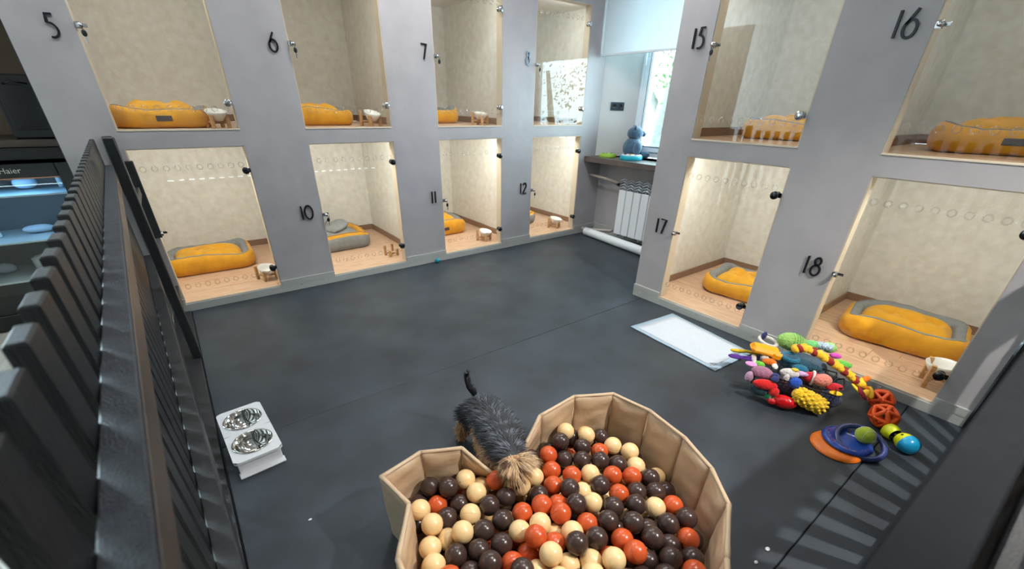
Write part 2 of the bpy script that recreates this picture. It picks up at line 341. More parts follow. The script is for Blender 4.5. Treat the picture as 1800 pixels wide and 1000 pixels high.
def kennel(n, side, a, bb, z, h, ua, ub, depth, lamp, warm, words, haslock=True):
    w=bb-a
    if side=='L': loc=(a,0,z); rz=0
    else: loc=(XR,-a,z); rz=-PI/2
    t=thing('kennel', words, 'kennel', loc, rz)
    m=MB(); m.box(-ua,w+ub,depth,depth+.03,0,h+.03); m.build('back_wall', M['plaster'], t)
    MB().box(-ua-.03,-ua,TH,depth,-.005,h+.03).build('side_wall', M['plaster'], t)
    MB().box(w+ub,w+ub+.03,TH,depth,-.005,h+.03).build('side_wall', M['plaster'], t)
    MB().box(-ua-.03,w+ub+.03,TH+.001,depth,h+.03,h+.045).build('ceiling_panel', M['plaster'], t)
    MB().box(-ua-.03,w+ub+.03,TH+.001,depth,-.03,-.006).build('base_panel', M['lining'], t)
    # laminate planks, running along the width
    npk=6; dv=(depth-.005)/npk; off=rnd.random()
    for k in range(npk):
        y0=.003+k*dv; x0=-ua+.002; x1=w+ub-.002
        if k==0:
            MB().box(.006,w-.006,.006,TH,-.0065,0).build('floor_plank', M['lam'], t); y0=TH
        cut=x0+(x1-x0)*(.3+.4*((off+k*.37)%1))
        MB().box(x0,cut-.001,y0,(k+1)*dv,-.006,0).build('floor_plank', M['lam'], t)
        MB().box(cut+.001,x1,y0,(k+1)*dv,-.006,0).build('floor_plank', M['lam'], t)
    for q in ((-ua,w+ub,depth-.014,depth-.001),(-ua+.001,-ua+.013,TH,depth-.014),(w+ub-.013,w+ub-.001,TH,depth-.014)): MB().box(*q,.001,.06).build('skirting', M['skirt'], t)
    for q in ((.0,.006,.004,TH-.002,0,h),(w-.006,w,.004,TH-.002,0,h),(.006,w-.006,.004,TH-.002,h-.006,h)): MB().box(*q).build('door_lining', M['lining'], t)
    MB().bbox(.0,w,-.004,.005,-.0065,.004,.001).build('door_sill_strip', M['lining'], t)
    st=MB(); st.box(-ua+.1,w+ub-.1,TH+.05,TH+.07,h+.018,h+.029); st.build('light_strip_housing', M['white'], t)
    d=MB().box(.008,w-.008,-.004,.002,.006,h-.008).build('door_panel', GL, t)
    for row in (.125,h-.125):
        for k in range(10):
            o=link('ventilation_ring', RINGM, d); o.location=(.055+(w-.11)*k/9,-.001,row)
    for zz in ((.163,h-.165)):
        o=link('hinge', HINGE_B if z<.5 else HINGE_C, d); o.location=(w-.036,0,zz)
    o=link('lock', LOCK, d); o.location=(.020,0,.54)
    if haslock:
        o=link('key_grip', KEYG, d); o.location=(.026,0,.54); o=link('key_blade', KEYB, d); o.location=(.026,0,.54)
    L=light('AREA','kennel_lamp',(0,0,0),lamp*1.1,warm,.8,size_y=.05)
    L.location=Vector(loc)+Matrix.Rotation(rz,3,'Z')@Vector((w/2,TH+.08,h+.01)); L.rotation_euler=(math.radians(32),0,rz)
    return t
WARM=(1,.95,.86); WARM2=(1,.97,.90)
hU=Z3-Z2; hL=Z1-Z0
D=1.40; DR=1.31
mid=lambda i:(XE[i+1]-XE[i])/2-.035
KL=[(5,1,2,Z2,.24,mid(2),4.6,WARM),(6,3,4,Z2,mid(2),mid(4),3.4,WARM),(7,5,6,Z2,mid(4),mid(6),3.6,WARM2),(8,7,8,Z2,mid(6),.22,4.5,WARM2),
    (9,1,2,Z0,.24,mid(2),8.0,WARM2),(10,3,4,Z0,mid(2),mid(4),9.0,WARM2),(11,5,6,Z0,mid(4),mid(6),9,WARM2),(12,7,8,Z0,mid(6),.22,9,WARM2)]
desc={5:'upper kennel behind the pier numbered five, left end of the left wall',6:'upper kennel beside the number six',7:'upper kennel beside the number seven',8:'upper kennel beside the number eight, next to the window',
 9:'lower kennel at the left end of the left wall, half behind the fence posts',10:'lower kennel beside the number ten',11:'lower kennel beside the number eleven',12:'lower kennel beside the number twelve, nearest the radiator',
 15:'upper kennel of the right block beside the number fifteen',16:'upper kennel of the right block beside the number sixteen',17:'lower kennel of the right block beside the number seventeen',18:'lower kennel of the right block beside the number eighteen, behind the toys'}
for n,a,b_,z,ua,ub,lp,wc in KL: kennel(n,'L',XE[a],XE[b_],z,hU if z>1 else hL,ua,ub,D,lp,wc,desc[n],n not in(9,))
mr=(YE[3]-YE[2])/2-.035
KR=[(15,1,2,Z2,.17,mr,3.2,WARM2),(16,3,4,Z2,mr,.085,2.6,WARM2),(17,1,2,Z0,.17,mr,7.5,WARM2),(18,3,4,Z0,mr,.085,6.0,WARM2)]
for n,a,b_,z,ua,ub,lp,wc in KR: kennel(n,'R',YE[a],YE[b_],z,hU if z>1 else hL,ua,ub,DR,lp,wc,desc[n],n==15)

# ------------------------------------------------------------------ number signs (strokes raised from the wall)
def arc(cx,cy,rx,ry,a0,a1,n=18): return [(cx+rx*math.cos(math.radians(a0+(a1-a0)*i/n)),cy+ry*math.sin(math.radians(a0+(a1-a0)*i/n))) for i in range(n+1)]
GLY={'0':[arc(.5,.5,.36,.46,90,450,28)],'1':[[(.5,.96),(.5,.04)]],'2':[arc(.5,.72,.26,.24,170,-40,12)+[(.22,.04),(.8,.04)]],
 '5':[[(.68,.96),(.36,.96),(.30,.62)]+arc(.36,.33,.34,.29,80,-110,18)],'6':[[(.62,.98),(.30,.52)]+arc(.5,.32,.30,.30,150,510,28)],
 '7':[[(.2,.96),(.74,.96),(.42,.04)]],'8':[arc(.5,.30,.28,.27,90,450,26),arc(.5,.77,.19,.19,90,450,22)]}
def number(txt, side, p, zc, H, m, words, lean=0):
    g=MB(); adv=.62*H; wd={'1':.30*H}; xs=[];x=0
    for ch in txt: xs.append(x); x+=wd.get(ch,adv)
    tot=x
    for ch,x0 in zip(txt,xs):
        cw=wd.get(ch,adv); st=.011
        for path in GLY[ch]:
            closed=(abs(path[0][0]-path[-1][0])+abs(path[0][1]-path[-1][1])<1e-6)
            if closed: path=path[:-1]
            P=[Vector((x0+cw/2+(u-.5)*H*.72-tot/2, (v-.5)*H,0)) for u,v in path]; n=len(P)
            vs=[];fs=[]
            for i,q in enumerate(P):
                t_=((P[(i+1)%n]-P[i-1]) if closed else (P[min(i+1,n-1)]-P[max(i-1,0)])).normalized(); nn=Vector((-t_.y,t_.x,0))*st/2
                if not closed and 0<i<n-1:
                    c_=(P[i+1]-P[i]).normalized().dot((P[i]-P[i-1]).normalized()); nn*=min(1.6,1/max(.5,math.sqrt((1+c_)/2)))
                for s_,d_ in ((-1,-.001),(1,-.001),(1,-.010),(-1,-.010)): vs.append((q.x+s_*nn.x,d_,q.y+s_*nn.y))
            for i in range(n if closed else n-1):
                j=(i+1)%n
                for k in range(4): fs.append((i*4+k,i*4+(k+1)%4,j*4+(k+1)%4,j*4+k))
            if not closed: fs+=[(3,2,1,0),((n-1)*4,(n-1)*4+1,(n-1)*4+2,(n-1)*4+3)]
            g.add(vs,fs)
    o=g.build('number_sign', m); recalc(o)
    if side=='L': o.location=(p,-.001,zc)
    else: o.location=(XR-.001,-p,zc); o.rotation_euler=(0,0,-PI/2)
    tag(o, words, 'number sign')
NB=mat('black_number_metal',(26,28,36),.35,.3); NS=mat('silver_number_metal',(150,165,175),.2,.9); ND=mat('dark_polished_number',(74,70,74),.15,.9)
NW=dict(zip('5 6 7 8 10 11 12 15 16 17 18'.split(),'five six seven eight ten eleven twelve fifteen sixteen seventeen eighteen'.split()))
for t_,sd,p_,z_,m_,c_ in (('5','L',-.985,1.79,NB,'black'),('6','L',.140,1.805,NB,'black'),('7','L',1.309,1.83,NB,'black'),('8','L',2.437,1.855,NS,'silver'),
  ('10','L',.118,.64,NB,'black'),('11','L',1.303,.65,NB,'black'),('12','L',2.425,.64,NB,'black'),('15','R',1.945,1.85,ND,'dark polished'),('16','R',3.037,1.82,NB,'black'),('17','R',1.931,.635,NB,'black'),('18','R',3.037,.625,NB,'black')):
    number(t_,sd,p_,z_,.118,m_,f'{c_} metal numeral {NW[t_]} on the grey plaster pier')

# ------------------------------------------------------------------ dog beds and bowls
def rr_path(L,Wd,R,n):
    pts=[]; segs=[(L/2-R,Wd/2-R,0),( -L/2+R,Wd/2-R,90),(-L/2+R,-Wd/2+R,180),(L/2-R,-Wd/2+R,270)]; q=n//4
    for i,(cx,cy,a0) in enumerate(segs):
        m=q//2
        for k in range(m): a=math.radians(a0+90*k/(m-1)); pts.append((cx+R*math.cos(a),cy+R*math.sin(a)))
        nx=segs[(i+1)%4]; e=(nx[0]+R*math.cos(math.radians(nx[2])),nx[1]+R*math.sin(math.radians(nx[2]))); p0=pts[-1]
        for k in range(1,q-m+1): t=k/(q-m+1); pts.append((p0[0]+(e[0]-p0[0])*t,p0[1]+(e[1]-p0[1])*t))
    return pts
def vnoise(seed):
    r=random.Random(seed); ks=[(r.uniform(8,40),r.uniform(8,40),r.uniform(8,40),r.uniform(0,6.3)) for _ in range(7)]
    return lambda x,y,z: sum(math.sin(a*x+b*y+c*z+d) for a,b,c,d in ks)/7
def dog_bed(words, loc, rz, L=.62, Wd=.46, H=.13, seed=0, inverted=False, puff=.5, patch=True, tufts=None, pillow=False, group=None, slump=0):
    t=thing('dog_bed', words, 'dog bed', loc, rz, group); nz=vnoise(seed); r=random.Random(seed+50)
    n=96; m=18; path=rr_path(L-.10,Wd-.10,.09,n); vs=[];fs=[];mi=[]
    prof=[]
    for k in range(m):
        a=2*PI*k/m; ca,sa=math.cos(a),math.sin(a); prof.append((.052*math.copysign(abs(ca)**.8,ca), H/2+H/2*math.copysign(abs(sa)**.85,sa)))
    wr=[r.uniform(0,6.28) for _ in range(4)]
    for i,(x,y) in enumerate(path):
        x2,y2=path[(i+1)%n]; x1,y1=path[i-1]; tx,ty=x2-x1,y2-y1; l=math.hypot(tx,ty); nx,ny=ty/l,-tx/l
        hs=1+.09*math.sin(i*2*PI/n*2+wr[0])+.06*math.sin(i*2*PI/n*5+wr[1])-slump*max(0,math.cos(2*PI*i/n-PI*1.3))
        for k,(d,z) in enumerate(prof):
            e=.006*nz(x*2,y*2,z*3)+.0022*math.sin(i*1.9+wr[2])*(1 if 0.2<z/H<.9 else .2)
            vs.append((x+nx*(d*(1+e*8)),y+ny*(d*(1+e*8)),max(.001,z*hs+e)))
    for i in range(n):
        for k in range(m):
            j=(i+1)%n; fs.append((i*m+k,i*m+(k+1)%m,j*m+(k+1)%m,j*m+k)); 
            inner= m*.25-.5<=k<m*.75; low_=(k>=m*.75 or k<m*.06)
            mi.append((1 if low_ else 0) if inverted else (1 if inner else 0))
    bo=MB(); bo.add(vs,fs,mi,True); o=bo.build('bolster',[M['must'],M['gref']],t); recalc(o)
    pk=int(m*.25)
    MB().tube([vs[i*m+pk] for i in range(n)],.0035,5,closed=True).build('piping', M['gref'] if not inverted else M['pipe'], t)
    # cushion
    tf=tufts or [(-.28,0),(.28,0)]; nu,nv=44,30; vs=[];fs=[]; CL,CW=L-.17,Wd-.17
    for i in range(nu+1):
        for j in range(nv+1):
            u=-1+2*i/nu; v=-1+2*j/nv; eu=1-abs(u)**4; ev=1-abs(v)**4; z=.045+H*puff*(max(0,eu)*max(0,ev))**.4
            for (a,b_) in tf:
                d2=((u-a)/.26)**2+((v-b_)/.30)**2; z-=H*.55*puff*math.exp(-d2*2.2); 
                an=math.atan2(v-b_,u-a); z+=.011*math.sin(an*5+seed)*math.exp(-d2*.5)*min(1,d2*4)
            z+=.012*nz(u*.25,v*.2,0)*puff*2; vs.append((u*CL/2*(1-.03*abs(v)**3),v*CW/2*(1-.04*abs(u)**3),max(.012,z)))
    for i in range(nu):
        for j in range(nv): a=i*(nv+1)+j; fs.append((a,a+nv+1,a+nv+2,a+1))
    top=len(vs); vs+=[(x,y,.004) for x,y,z in (vs[0],vs[nu*(nv+1)],vs[nu*(nv+1)+nv],vs[nv])]
    c=MB(); c.add(vs,fs,0,True)
    rim=[i*(nv+1) for i in range(nu+1)]+[nu*(nv+1)+j for j in range(1,nv+1)]+[i*(nv+1)+nv for i in range(nu-1,-1,-1)]+[j for j in range(nv-1,0,-1)]
    o=len(vs); rv_=[(vs[k][0],vs[k][1],.003) for k in rim]; c.add([vs[k] for k in rim]+rv_,[(k,len(rim)+k,len(rim)+(k+1)%len(rim),(k+1)%len(rim)) for k in range(len(rim))],0,True)
    c.build('cushion', M['gref'] if inverted else M['mustp'], t)
    if patch:
        p=MB(); p.bbox(-.045,.045,-.003,.003,-.017,.017,.002); q=p.build('label_patch', M['patch'], t); q.location=(.0 if not inverted else .1,-Wd/2+.001-.004,H*.5)
    if pillow:
        pl=MB(); pl.ball((0,0,0),.11,20,12,0,(1.5,1.0,.36),fn=lambda p:1-.25*abs(p.x)**6+.05*math.sin(p.x*9)*math.sin(p.y*7)); q=pl.build('folded_flap', M['gref'], t); q.location=(.06,-.05,H*1.32); q.rotation_euler=(.1,-.22,.35); pl2=MB(); pl2.ball((0,0,0),.10,20,12,0,(1.2,.8,.3)); q=pl2.build('folded_flap', M['gref'], t); q.location=(-.05,.10,H*1.55); q.rotation_euler=(.2,-.45,.1)
    return t
HP=PI/2
def rloc(d,x,z): return (x,-d,z)
dog_bed('mustard dog bed filling the upper kennel numbered five',(-.62,.39,Z2),.0,.60,.46,.125,1,puff=.95)
dog_bed('mustard dog bed in the upper kennel numbered six',(.50,.60,Z2),-.05,.58,.46,.125,2,patch=False,puff=.9)
dog_bed('mustard dog bed with raised corner in the upper kennel numbered seven',(1.74,.86,Z2),.0,.62,.46,.15,3,patch=False,slump=.2)
dog_bed('grey and mustard dog bed at the back of kennel eight',(2.98,1.06,Z2),HP,.50,.50,.11,4,inverted=True,patch=False)
dog_bed('mustard and grey dog bed in the lower kennel behind the fence',(-.625,.90,Z0),-.03,.72,.52,.15,5,patch=False,puff=.88,tufts=[(-.42,.1),(.38,-.1)])
dog_bed('grey cushioned dog bed with mustard rim in kennel ten',(.50,.94,Z0),.02,.74,.58,.16,6,inverted=True,patch=False,pillow=True,puff=.9)
dog_bed('mustard dog bed with patch in kennel eleven, beside the bowl stand',(1.72,.86,Z0),.05,.68,.56,.17,7,puff=.95)
dog_bed('grey dog bed in the left corner of kennel twelve',(2.83,.74,Z0),.0,.56,.50,.13,8,inverted=True,patch=False,puff=.8)
dog_bed('mustard dog bed in the upper kennel numbered fifteen',(3.05,-2.33,Z2),-HP+.1,.56,.42,.125,9,patch=False,puff=.9)
dog_bed('mustard dog bed with grey patch in the upper kennel numbered sixteen',(3.00,-3.50,Z2),-HP+.22,.66,.44,.135,10,puff=.95)
dog_bed('creased mustard dog bed in the lower kennel numbered seventeen',(3.02,-2.40,Z0),-HP+.10,.62,.54,.14,11,patch=False,puff=.85,tufts=[(-.25,-.1),(.3,.15)])
dog_bed('large mustard dog bed with grey rim in kennel eighteen, behind the toys',(3.08,-3.47,Z0),-HP+.16,.68,.52,.155,12,patch=False,puff=.9,tufts=[(-.45,.1),(.1,-.2),(.55,.1)])
def bowl_stand(words, loc, rz, r=.075, h=.09, tilt=.12, bowl=True, sc=1):
    t=thing('bowl_stand', words, 'pet bowl', loc, rz); 
    for i in range(4):
        a=PI/4+i*PI/2; m=MB(); x,y=math.cos(a)*r,math.sin(a)*r; hh=h+(.035 if i in(0,1) else 0)
        m.bbox(x-.011,x+.011,y-.011,y+.011,0,hh,.002); m.build('leg', M['beech'], t)
    for k in (0,1):
        m=MB(); a=PI/4+k*PI/2; m.tube([(math.cos(a)*r,math.sin(a)*r,h*.45+k*.0),(-math.cos(a)*r,-math.sin(a)*r,h*.45)],.010,4,smooth=False); m.build('cross_bar', M['beech'], t)
    if bowl:
        m=MB(); R=r-.006; m.lathe([(.001,h*.62),(R*.55,h*.62),(R*.95,h*1.15),(R*1.02,h*1.35),(R*.96,h*1.35),(R*.8,h*1.0),(R*.5,h*.72),(.001,h*.70)],n=28); o=m.build('bowl', M['ceramic'], t); o.rotation_euler=(tilt,0,0)
    return t
bowl_stand('white bowl on a tilted wooden stand in kennel five',(-.315,-.0+.17,Z2),.3,.075,.085,.22)
bowl_stand('white bowl on a wooden stand in kennel six',(.845,.20,Z2),.4,.078,.085,.3)
bowl_stand('white bowl on a wooden stand in kennel seven',(2.02,.24,Z2),.5,.078,.085,.1)
bowl_stand('white bowl on a wooden stand in the lower kennel behind the fence',(-.27,.23,Z0),.4,.075,.085,.25)
bowl_stand('empty wooden bowl stand without bowl in kennel ten',(.90,.25,Z0),.2,.06,.07,0,bowl=False)
bowl_stand('white bowl on a wooden stand in kennel eleven',(2.02,.20,Z0),.5,.078,.085,.2)
bowl_stand('white bowl on a wooden stand in kennel twelve',(3.12,.20,Z0),.6,.082,.09,.2)
bowl_stand('white bowl on a wooden stand in kennel eighteen',(2.53,-3.79,Z0),.3,.085,.11,-.1)

# ------------------------------------------------------------------ radiator, pipes, tube, sill things
ra=thing('radiator','white sectioned radiator under the window sill','radiator',(3.50,-.50,.06))
for k in range(8):
    m=MB(); y=-.108*k
    m.bbox(-.02,-.004,y-.101,y,.03,.545,.006); m.bbox(-.004,.05,y-.046,y-.036,.0,.60,.003)
    m.build('radiator_section', M['whitem'], ra)
    m=MB()
    for zz in (.575,.605,.635,.66): m.tube([(-.018,y-.012,zz-.012),(-.014,y-.055,zz+.008),(-.012,y-.098,zz-.012)],.010,5)
    m.bbox(-.02,.06,y-.006,y-.001,.55,.665,.001)
    m.build('top_grille', M['tile2'], ra)
for zz in (.045,.585):
    m=MB(); m.tube([(.02,.0,zz),(.02,-.80,zz)],.02,10); m.build('header_pipe', M['whitem'], ra)
m=MB(); m.tube([(.02,.005,.585),(.02,.05,.60)],.022,10); m.tube([(.02,.03,.60),(-.03,.03,.60)],.014,10); m.build('valve', M['blackm'], ra)
pp=thing('heating_pipe','beige heating pipe running under the sill into the radiator','pipe',(3.53,-.01,.67))
MB().tube([(-.05,-.01,.045),(-.04,-.25,.03),(-.03,-.46,.0)],.016,10).build('pipe_run', M['pipeb'], pp)
pp2=thing('return_pipe','beige pipe lying low beside the white tube at the radiator foot','pipe',(3.45,-.1,.05))
MB().tube([(-.10,.02,.03),(-.02,-.12,.03),(.07,-.32,.045),(.09,-.33,.06)],.018,10).build('pipe_run', M['pipeb'], pp2)
tb=thing('padded_tube','white padded tube lying on the floor in front of the radiator','tube',(3.33,-.60,.052))
m=MB(); pts=[Vector((.04,.46,0)),Vector((.035,.3,0)),Vector((0,0,0)),Vector((-.03,-.3,0)),Vector((-.06,-.62,0))]; m.tube(pts,[.050]*5,16); 
m.build('tube_cover', M['whitem'], tb); MB().torus((.041,.463,0),.040,.011,'y',20,8).build('end_ring', M['white'], tb)
pn=Vector((.3124,.409,0)).normalized(); r0=Vector((3.551,0,0))
def on_reveal(px,py,off=.006):
    d=Vector(_f+_r*(px-900)/FPX-_u*(py-CYP)/FPX); c=Vector(CAM); k=(r0-c).dot(pn)/d.dot(pn); return c+d*k-pn*off
sp=on_reveal(1085,187); so_=thing('power_socket','dark double power socket on the bright window reveal','socket',tuple(sp),math.atan2(-.3124,.409))
MB().bbox(-.078,.078,-.006,.005,-.042,.042,.003).build('socket_plate', M['socket'], so_)
for sx in (-.036,.036):
    m=MB(); m.lathe([(.024,-.0065),(.026,-.009),(.022,-.009),(.020,-.0065),(.001,-.0065)],n=20,axis='y',c=(sx,0,0)); m.ball((sx-.009,-.009,0),.003,6,4); m.ball((sx+.009,-.009,0),.003,6,4); m.build('socket_face', M['blackm'], so_)
BEARS=1.1
# plush bear on the sill
bear=thing('plush_bear','blue grey plush bear sitting on the window sill','plush toy',(3.735,-.40,.93),-2.35)
BF=mat('blue_grey_plush',(62,92,116),.95,var=.2,vs=40,bump=1.0,bs=70,sheen=.4)
nb=vnoise(77); fz=lambda p:1+.05*nb(p.x*.7,p.y*.7,p.z*.7)
m=MB(); m.ball((0,0,.10),.10,24,16,0,(.95,.85,1.0),fn=fz); m.build('body', BF, bear); bear.scale=(1.45,1.3,1.12)
m=MB(); m.ball((0,.01,.235),.075,24,16,0,(1.05,.95,.85),fn=fz); m.build('head', BF, bear)
for s_ in (-1,1):
    MB().ball((s_*.052,.0,.285),.026,12,8,0,(1,.6,.9)).build('ear', BF, bear)
    MB().ball((s_*.105,.03,.10),.045,14,10,0,(.7,.8,1.3)).build('arm', BF, bear)
    MB().ball((s_*.065,.10,.04),.04,14,10,0,(.9,1.3,.95)).build('leg', BF, bear)
    MB().ball((s_*.025,.078,.25),.006,8,6).build('eye', M['blackg'], bear)
MB().ball((0,.085,.225),.028,14,10,0,(1,.7,.75)).build('muzzle', BF, bear); MB().ball((0,.105,.235),.008,8,6).build('nose', M['whitem'], bear)
def puzzle(words,loc,cols,r=.11,spots=True,h=.035):
    t=thing('treat_puzzle',words,'dog puzzle',loc)
    MB().lathe([(.001,0),(r*.97,0),(r,.006),(r,h-.006),(r*.96,h),(.001,h)],n=36).build('base_disc', cols[0], t)
    MB().lathe([(.001,h),(r*.9,h),(r*.9,h+.006),(r*.86,h+.009),(.001,h+.009)],n=36).build('top_disc', cols[1], t)
    if spots:
        for i in range(7):
            a=2*PI*i/7; m=MB(); m.ball((math.cos(a)*r*.62,math.sin(a)*r*.62,h+.009),.014,10,6,0,(1.3,1,.35)); m.build('sliding_peg', cols[2] if i%2 else cols[3], t)
        MB().lathe([(.001,h+.013),(.022,h+.013),(.022,h+.008)],n=16).build('centre_cap', cols[4], t)
P_=lambda n,c,r=.4:mat(n,c,r)
puzzle('round treat puzzle, white top with coloured pegs and cyan base, on the sill',(3.575,-.53,.93),[P_('cyan_plastic',(20,170,190)),M['white'],P_('maroon_peg',(110,40,60)),P_('navy_peg',(40,60,110)),P_('yellow_peg',(220,200,60))],.125,True,.045)
puzzle('lime green round dog puzzle on the sill behind the white one',(3.55,-.20,.93),[P_('lime_plastic',(150,190,60)),P_('lime_plastic2',(170,205,90)),P_('green_peg',(90,150,60)),P_('green_peg2',(100,160,60)),P_('lime_cap',(200,220,90))],.10,True,.03)

# ------------------------------------------------------------------ cabinet and fridge beyond the fence (left)
CYf=.30
cb=thing('shelf_cabinet','dark shelving unit at the far left beyond the fence','cabinet',(-1.24,CYf,0))
def cbox(nm,x0,x1,y0,y1,z0,z1,m_): return MB().bbox(x0,x1,y0,y1,z0,z1,.002).build(nm,m_,cb)
DW=mat('dark_brown_wood',(78,64,54),.45,rgb2=(60,49,42),vs=5,stretch=(1,8,8))
cbox('side_panel',.035,.055,-.16,.62,0,2.6,M['blackm']); cbox('side_panel',-1.3,-1.27,-.0,.62,0,2.6,M['blackm'])
cbox('shelf',-1.265,.034,-.02,.6,1.165,1.205,DW); cbox('plinth',-1.265,.034,.0,.6,1.09,1.16,M['blackm'])
cbox('back_panel',-1.27,.034,.6,.62,0,2.6,M['brownwall']); cbox('top_shelf',-1.265,.034,.0,.6,2.1,2.14,DW)
fr=thing('display_fridge','black glass-front fridge with blue lit shelves beyond the fence','fridge',(-1.62,CYf+.02,0.01))
def fb(nm,x0,x1,y0,y1,z0,z1,m_,b=.004): return MB().bbox(x0,x1,y0,y1,z0,z1,b).build(nm,m_,fr)
FI=mat('fridge_inner_grey',(120,128,134),.5)
fb('body_side',-.44,-.40,.02,.56,0,1.06,M['blackm']); fb('body_side',.40,.44,.02,.56,0,1.06,M['blackm']); fb('body_top',-.40,.40,.02,.56,1.0,1.06,M['blackm']); fb('body_base',-.40,.40,.02,.56,0,.08,M['blackm']); fb('inner_back',-.40,.40,.52,.56,.08,1.0,FI)
dr=MB(); 
for q in ((-.44,-.36,0,1.06),(.33,.44,0,1.06),(-.36,.33,.975,1.06),(-.36,.33,0,.10)): dr.bbox(q[0],q[1],-.02,.015,q[2],q[3],.003)
do=dr.build('door_frame', M['blackg'], fr)
MB().box(-.36,.33,-.008,-.004,.10,.975).build('door_glass', GL, do); MB().bbox(-.36,.33,-.022,-.017,.968,.976,.001).build('copper_trim', mat('copper_trim',(190,140,110),.3,.8), do)
for zz in (.855,.56,.30): fb('glass_shelf',-.395,.395,.03,.50,zz,zz+.012,mat('frosted_shelf',(190,205,210),.3),.002)
fb('lamp_strip',-.30,.30,.04,.06,.985,.998,mat('blue_led',(60,150,255),.4,emit=(70,160,255),es=2),.002)
light('AREA','fridge_blue_light',(-1.62,CYf+.08,.985),1.3,(.25,.6,1.0),.55,target=(-1.62,CYf+.30,.3),size_y=.03)
light('AREA','fridge_blue_light',(-1.62,CYf+.10,.845),.9,(.25,.6,1.0),.55,target=(-1.62,CYf+.30,.3),size_y=.03)  # added light with no strip of its own, brightens the lower shelves
# badge lettering on the fridge door
def text(s,size,parent,loc,m_,name):
    c=bpy.data.curves.new('t','FONT'); c.body=s; c.size=size; c.extrude=.0006; c.align_x='CENTER'; tmp=bpy.data.objects.new('t',c); COL.objects.link(tmp)
    bpy.context.view_layer.update(); me=bpy.data.meshes.new_from_object(tmp.evaluated_get(bpy.context.evaluated_depsgraph_get())); bpy.data.objects.remove(tmp)
    me.materials.clear(); me.materials.append(m_); o=link(name,me,parent); o.location=loc; o.rotation_euler=(HP,0,0); return o
text('Haier',.045,do,(.115,-.0215,1.005),mat('pale_lettering',(190,185,170),.4),'badge_lettering')
fk=[(-.10,.30,.868,.10,.10,.45,0),(.10,.27,.868,.13,.09,.5,1),(.27,.30,.868,.03,.11,-.5,2),(-.30,.30,.868,.10,.10,-.6,0),(0.05,.28,.573,.17,.06,.1,1),(-.2,.26,.573,.12,.05,.2,0),(.25,.30,.573,.09,.08,.3,2),(.0,.28,.313,.14,.10,.2,2),(-.22,.28,.313,.12,.08,-.2,1)]
wt=['white vaccine box','white plastic food pouch','slim white tube']
places={.868:'top',.573:'middle',.313:'lowest'}
PKC=[mat('box_white',(225,232,238),.4),mat('pouch_white',(200,215,232),.3),mat('tube_white',(235,240,242),.3)]
for i,(x,y,z,w_,h_,rot,k) in enumerate(fk):
    m=MB(); 
    if k==0: m.bbox(-w_/2,w_/2,-.03,.03,0,h_,.003)
    elif k==1: m.ball((0,0,h_/2),1,16,10,0,(w_/2,.04,h_/2),fn=lambda p:1-.15*abs(p.z)**3)
    else: m.tube([(0,0,0),(.0,0,h_*.85),(.0,0,h_)],[w_/2,w_/2,w_/3],12)
    o=m.build('fridge_package',PKC[k]); o.location=(-1.62+x,CYf+.02+y,.011+z); o.rotation_euler=(0,0,rot)
    tag(o,f'{wt[k]} on the {places[z]} shelf inside the fridge, '+['left','middle','right'][0 if x<-.05 else (1 if x<.2 else 2)]+(' end' if abs(x)>.24 else ' part'),'package','packages inside the fridge')
bx=thing('speaker_box','black box shaped appliance on the brown shelf at far left','box',(-1.29,CYf+.20,1.206))
MB().bbox(-.125,.105,-.16,.2,0,.355,.01).build('body', M['blackm'], bx); MB().bbox(-.10,.08,-.166,-.158,.05,.30,.004).build('front_grille', mat('dark_mesh',(28,28,30),.7,bump=.6,bs=300), bx)
MB().tube([(-.06,-.17,.30),(-.02,-.185,.315),(.05,-.18,.305)],.005,6).build('handle', M['blackg'], bx)
jr=tag(MB().lathe([(.001,0),(.05,0),(.052,.01),(.052,.17),(.045,.20),(.001,.20)],n=24).build('canister', mat('tan_canister',(200,178,156),.5)),'tan canister beside the black box on the brown shelf','canister'); jr.location=(-1.56,CYf+.12,1.206)

# ------------------------------------------------------------------ fences
def fxy(y): return -.985+(.17/3.5)*(-y)       # fence line: x as a function of y
fn=thing('slat_fence','black wooden slat fence along the left edge with a wide top rail','fence',(-.9,-2.0,0))
def put(m,nm,mt,par=fn,label=None):
    o=m.build(nm,mt,par,label); o.matrix_parent_inverse=Matrix.Translation(-Vector(par.location)); return o
def prism(m,pa,pb,w,z0,z1,bev=.003,tilt=0):
    a=Vector(pa);b=Vector(pb);d=(b-a).normalized();n=Vector((-d.y,d.x,0))*w/2; k=len(m.v)
    vs=[];
    for p in (a,b):
        for s_,z_ in ((-1,z0),(1,z0),(1,z1-bev),(1-2*bev/w,z1),(-1+2*bev/w,z1),(-1,z1-bev)): q=p+n*s_; vs.append((q.x,q.y,z_))
    m.add(vs,[(0,1,2,3,4,5)[::-1],(6,7,8,9,10,11)]+[(i,(i+1)%6,6+(i+1)%6,6+i) for i in range(6)])
RZ=1.07
m=MB(); prism(m,(fxy(-.02)-.006,-.02,0),(fxy(-3.97)-.006,-3.97,0),.046,RZ-.07,RZ); recalc(put(m,'top_rail',M['blackrail']))
RAIL_SIDE=mat('mottled_brown_rail_side',(128,104,84),.45,rgb2=(58,56,58),vs=1.6)  # rail side colour: brown mixed unevenly with dark grey
m=MB(); prism(m,(fxy(-.02)+.019,-.02,0),(fxy(-3.97)+.019,-3.97,0),.003,RZ-.066,RZ-.004,.0005); recalc(put(m,'rail_side_face',RAIL_SIDE,label='side edge of the top rail, mottled brown and dark grey'))
m=MB(); prism(m,(fxy(-.02)-.004,-.02,0),(fxy(-3.97)-.004,-3.97,0),.050,.41,.475); recalc(put(m,'bottom_rail',M['black']))
